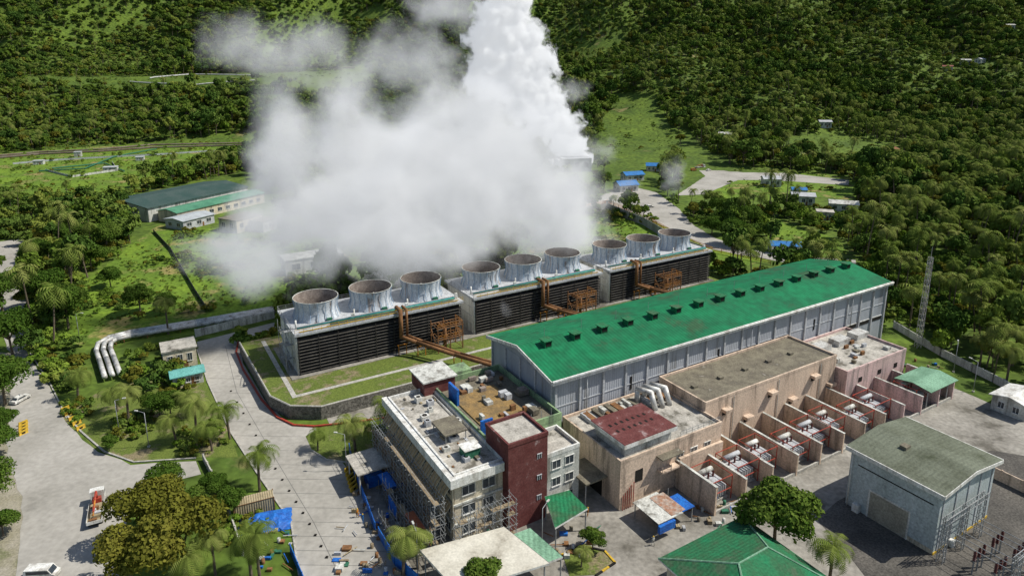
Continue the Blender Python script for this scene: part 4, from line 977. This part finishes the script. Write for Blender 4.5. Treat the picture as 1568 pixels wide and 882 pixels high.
for u,v,k,s in((228,830,0,1.0),(285,885,0,1.15),(205,905,0,1.0),(255,760,1,.55),(300,800,2,.6),(1185,845,3,1.15),(20,545,1,1.0),(8,620,1,1.0),(5,480,1,1.1),(105,505,1,1.1),(70,470,1,1.0),(140,415,2,1.1),(60,415,1,1.),(215,480,3,.9),(165,385,1,1.),(110,380,2,1.1),(330,760,2,.5),(352,790,3,.5),(245,640,1,.5),(232,632,2,.5),(262,640,1,.5),(168,690,3,.35),(1120,375,1,1.),(1100,335,1,.9),(1090,360,2,1.),(735,925,3,.7),(5,820,2,.5),(1022,300,1,.8),(925,290,1,.9),(905,305,2,.8),(907,842,3,.4),(1135,378,1,.9),(1148,350,1,.9),(170,440,2,.8),(255,480,2,.7),(-10,780,1,.7),(-8,700,2,.8),(8,660,3,.5)):
    put("broadleaf_tree",near[k],u,v,s)
for u,v,k,s in((398,752,0,1.25),(302,672,0,1.25),(198,648,0,1.3),(352,672,0,1.2),(545,700,0,1.25),(590,668,0,1.25),(575,690,2,1.2),(487,690,2,.8),(258,512,1,1.3),(618,882,0,1.2),(640,870,2,1.1),(385,885,0,1.2),(400,905,1,1.2),(1268,905,0,1.2),(1128,412,1,1.2),(1240,378,0,1.1),(1298,375,1,1.2),(1340,365,1,1.2),(1480,500,1,1.4),(1510,520,0,1.5),(1540,500,1,1.4),(890,868,2,.6),(300,905,2,1.2),(285,640,2,1.1),(325,690,2,1.1),(180,630,2,1.1),(1450,480,1,1.3),(1550,560,0,1.4),(1500,560,0,1.2),(1540,590,1,1.3),(330,880,1,1.),(120,610,2,1.2),(270,680,2,1.1)):
    put("palm_tree",palms[k],u,v,s)
# ------------------------------------------------------------------ steam
def steam(name,blobs,dens,scatter_glow,ns,amp,warp,step,gain=3.,glow_col=(.9,.93,.96),det=3.5,th=.05):
    B=[]
    for (u,v,Y,rx,ry,rz) in blobs: B.append((Vector(at_depth(u,v,Y)),(rx,ry,rz)))
    lo=[min(c[i]-r[i]*1.15 for c,r in B) for i in range(3)]; hi=[max(c[i]+r[i]*1.15 for c,r in B) for i in range(3)]
    lo[2]=max(lo[2],1.0)
    me=bpy.data.meshes.new(name); bm=bmesh.new(); bmesh.ops.create_cube(bm,size=1)
    for v in bm.verts: v.co=Vector([lo[i]+(v.co[i]+.5)*(hi[i]-lo[i]) for i in range(3)])
    bm.to_mesh(me); bm.free(); o=bpy.data.objects.new(name,me); scene.collection.objects.link(o)
    m=bpy.data.materials.new(name); m.use_nodes=True; nt=m.node_tree;N=nt.nodes;L=nt.links;N.clear()
    try: m.cycles.volume_step_rate=step
    except Exception: pass
    tc=N.new('ShaderNodeTexCoord'); P0=tc.outputs['Object']
    nw=N.new('ShaderNodeTexNoise'); nw.inputs['Scale'].default_value=1/(ns*1.8); nw.inputs['Detail'].default_value=1.0; L.new(P0,nw.inputs['Vector'])
    def vm(op,a,b=None,sc=None):
        q=N.new('ShaderNodeVectorMath'); q.operation=op
        L.new(a,q.inputs[0])
        if b is not None: q.inputs[1].default_value=b
        if sc is not None: q.inputs['Scale'].default_value=sc
        return q
    wv=vm('SCALE',vm('SUBTRACT',nw.outputs['Color'],(.5,.5,.5)).outputs[0],sc=warp)
    ad=N.new('ShaderNodeVectorMath'); ad.operation='ADD'; L.new(P0,ad.inputs[0]); L.new(wv.outputs[0],ad.inputs[1])
    cur=None
    for c,r in B:
        a=vm('SUBTRACT',ad.outputs[0],tuple(c)); b=vm('DIVIDE',a.outputs[0],r); l=vm('LENGTH',b.outputs[0])
        s_=N.new('ShaderNodeMath'); s_.operation='SUBTRACT'; s_.inputs[0].default_value=1; L.new(l.outputs['Value'],s_.inputs[1])
        if cur is None: cur=s_.outputs[0]
        else:
            q=N.new('ShaderNodeMath'); q.operation='SMOOTH_MAX'; q.inputs[2].default_value=.12; L.new(cur,q.inputs[0]); L.new(s_.outputs[0],q.inputs[1]); cur=q.outputs[0]
    n1=N.new('ShaderNodeTexNoise'); n1.inputs['Scale'].default_value=1/ns; n1.inputs['Detail'].default_value=det; n1.inputs['Roughness'].default_value=.6; L.new(ad.outputs[0],n1.inputs['Vector'])
    q=N.new('ShaderNodeMath'); q.operation='MULTIPLY_ADD'; q.inputs[1].default_value=amp; q.inputs[2].default_value=-amp*.5; L.new(n1.outputs[0],q.inputs[0])
    s_=N.new('ShaderNodeMath'); s_.operation='ADD'; L.new(cur,s_.inputs[0]); L.new(q.outputs[0],s_.inputs[1])
    mr=N.new('ShaderNodeMapRange'); mr.interpolation_type='SMOOTHSTEP'; mr.inputs['From Min'].default_value=th; mr.inputs['From Max'].default_value=th+1/gain; mr.inputs['To Max'].default_value=dens; L.new(s_.outputs[0],mr.inputs['Value'])
    sc=N.new('ShaderNodeVolumeScatter'); sc.inputs['Color'].default_value=(1,1,1,1); L.new(mr.outputs[0],sc.inputs['Density'])
    em=N.new('ShaderNodeEmission'); em.inputs[0].default_value=c4(glow_col); ml=N.new('ShaderNodeMath'); ml.operation='MULTIPLY'; ml.inputs[1].default_value=scatter_glow; L.new(mr.outputs[0],ml.inputs[0]); L.new(ml.outputs[0],em.inputs['Strength'])  # added glow scaled by density, stands in for light scattered inside the steam
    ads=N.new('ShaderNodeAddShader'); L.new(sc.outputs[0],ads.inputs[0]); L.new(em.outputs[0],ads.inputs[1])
    ou=N.new('ShaderNodeOutputMaterial'); L.new(ads.outputs[0],ou.inputs['Volume']); me.materials.append(m)
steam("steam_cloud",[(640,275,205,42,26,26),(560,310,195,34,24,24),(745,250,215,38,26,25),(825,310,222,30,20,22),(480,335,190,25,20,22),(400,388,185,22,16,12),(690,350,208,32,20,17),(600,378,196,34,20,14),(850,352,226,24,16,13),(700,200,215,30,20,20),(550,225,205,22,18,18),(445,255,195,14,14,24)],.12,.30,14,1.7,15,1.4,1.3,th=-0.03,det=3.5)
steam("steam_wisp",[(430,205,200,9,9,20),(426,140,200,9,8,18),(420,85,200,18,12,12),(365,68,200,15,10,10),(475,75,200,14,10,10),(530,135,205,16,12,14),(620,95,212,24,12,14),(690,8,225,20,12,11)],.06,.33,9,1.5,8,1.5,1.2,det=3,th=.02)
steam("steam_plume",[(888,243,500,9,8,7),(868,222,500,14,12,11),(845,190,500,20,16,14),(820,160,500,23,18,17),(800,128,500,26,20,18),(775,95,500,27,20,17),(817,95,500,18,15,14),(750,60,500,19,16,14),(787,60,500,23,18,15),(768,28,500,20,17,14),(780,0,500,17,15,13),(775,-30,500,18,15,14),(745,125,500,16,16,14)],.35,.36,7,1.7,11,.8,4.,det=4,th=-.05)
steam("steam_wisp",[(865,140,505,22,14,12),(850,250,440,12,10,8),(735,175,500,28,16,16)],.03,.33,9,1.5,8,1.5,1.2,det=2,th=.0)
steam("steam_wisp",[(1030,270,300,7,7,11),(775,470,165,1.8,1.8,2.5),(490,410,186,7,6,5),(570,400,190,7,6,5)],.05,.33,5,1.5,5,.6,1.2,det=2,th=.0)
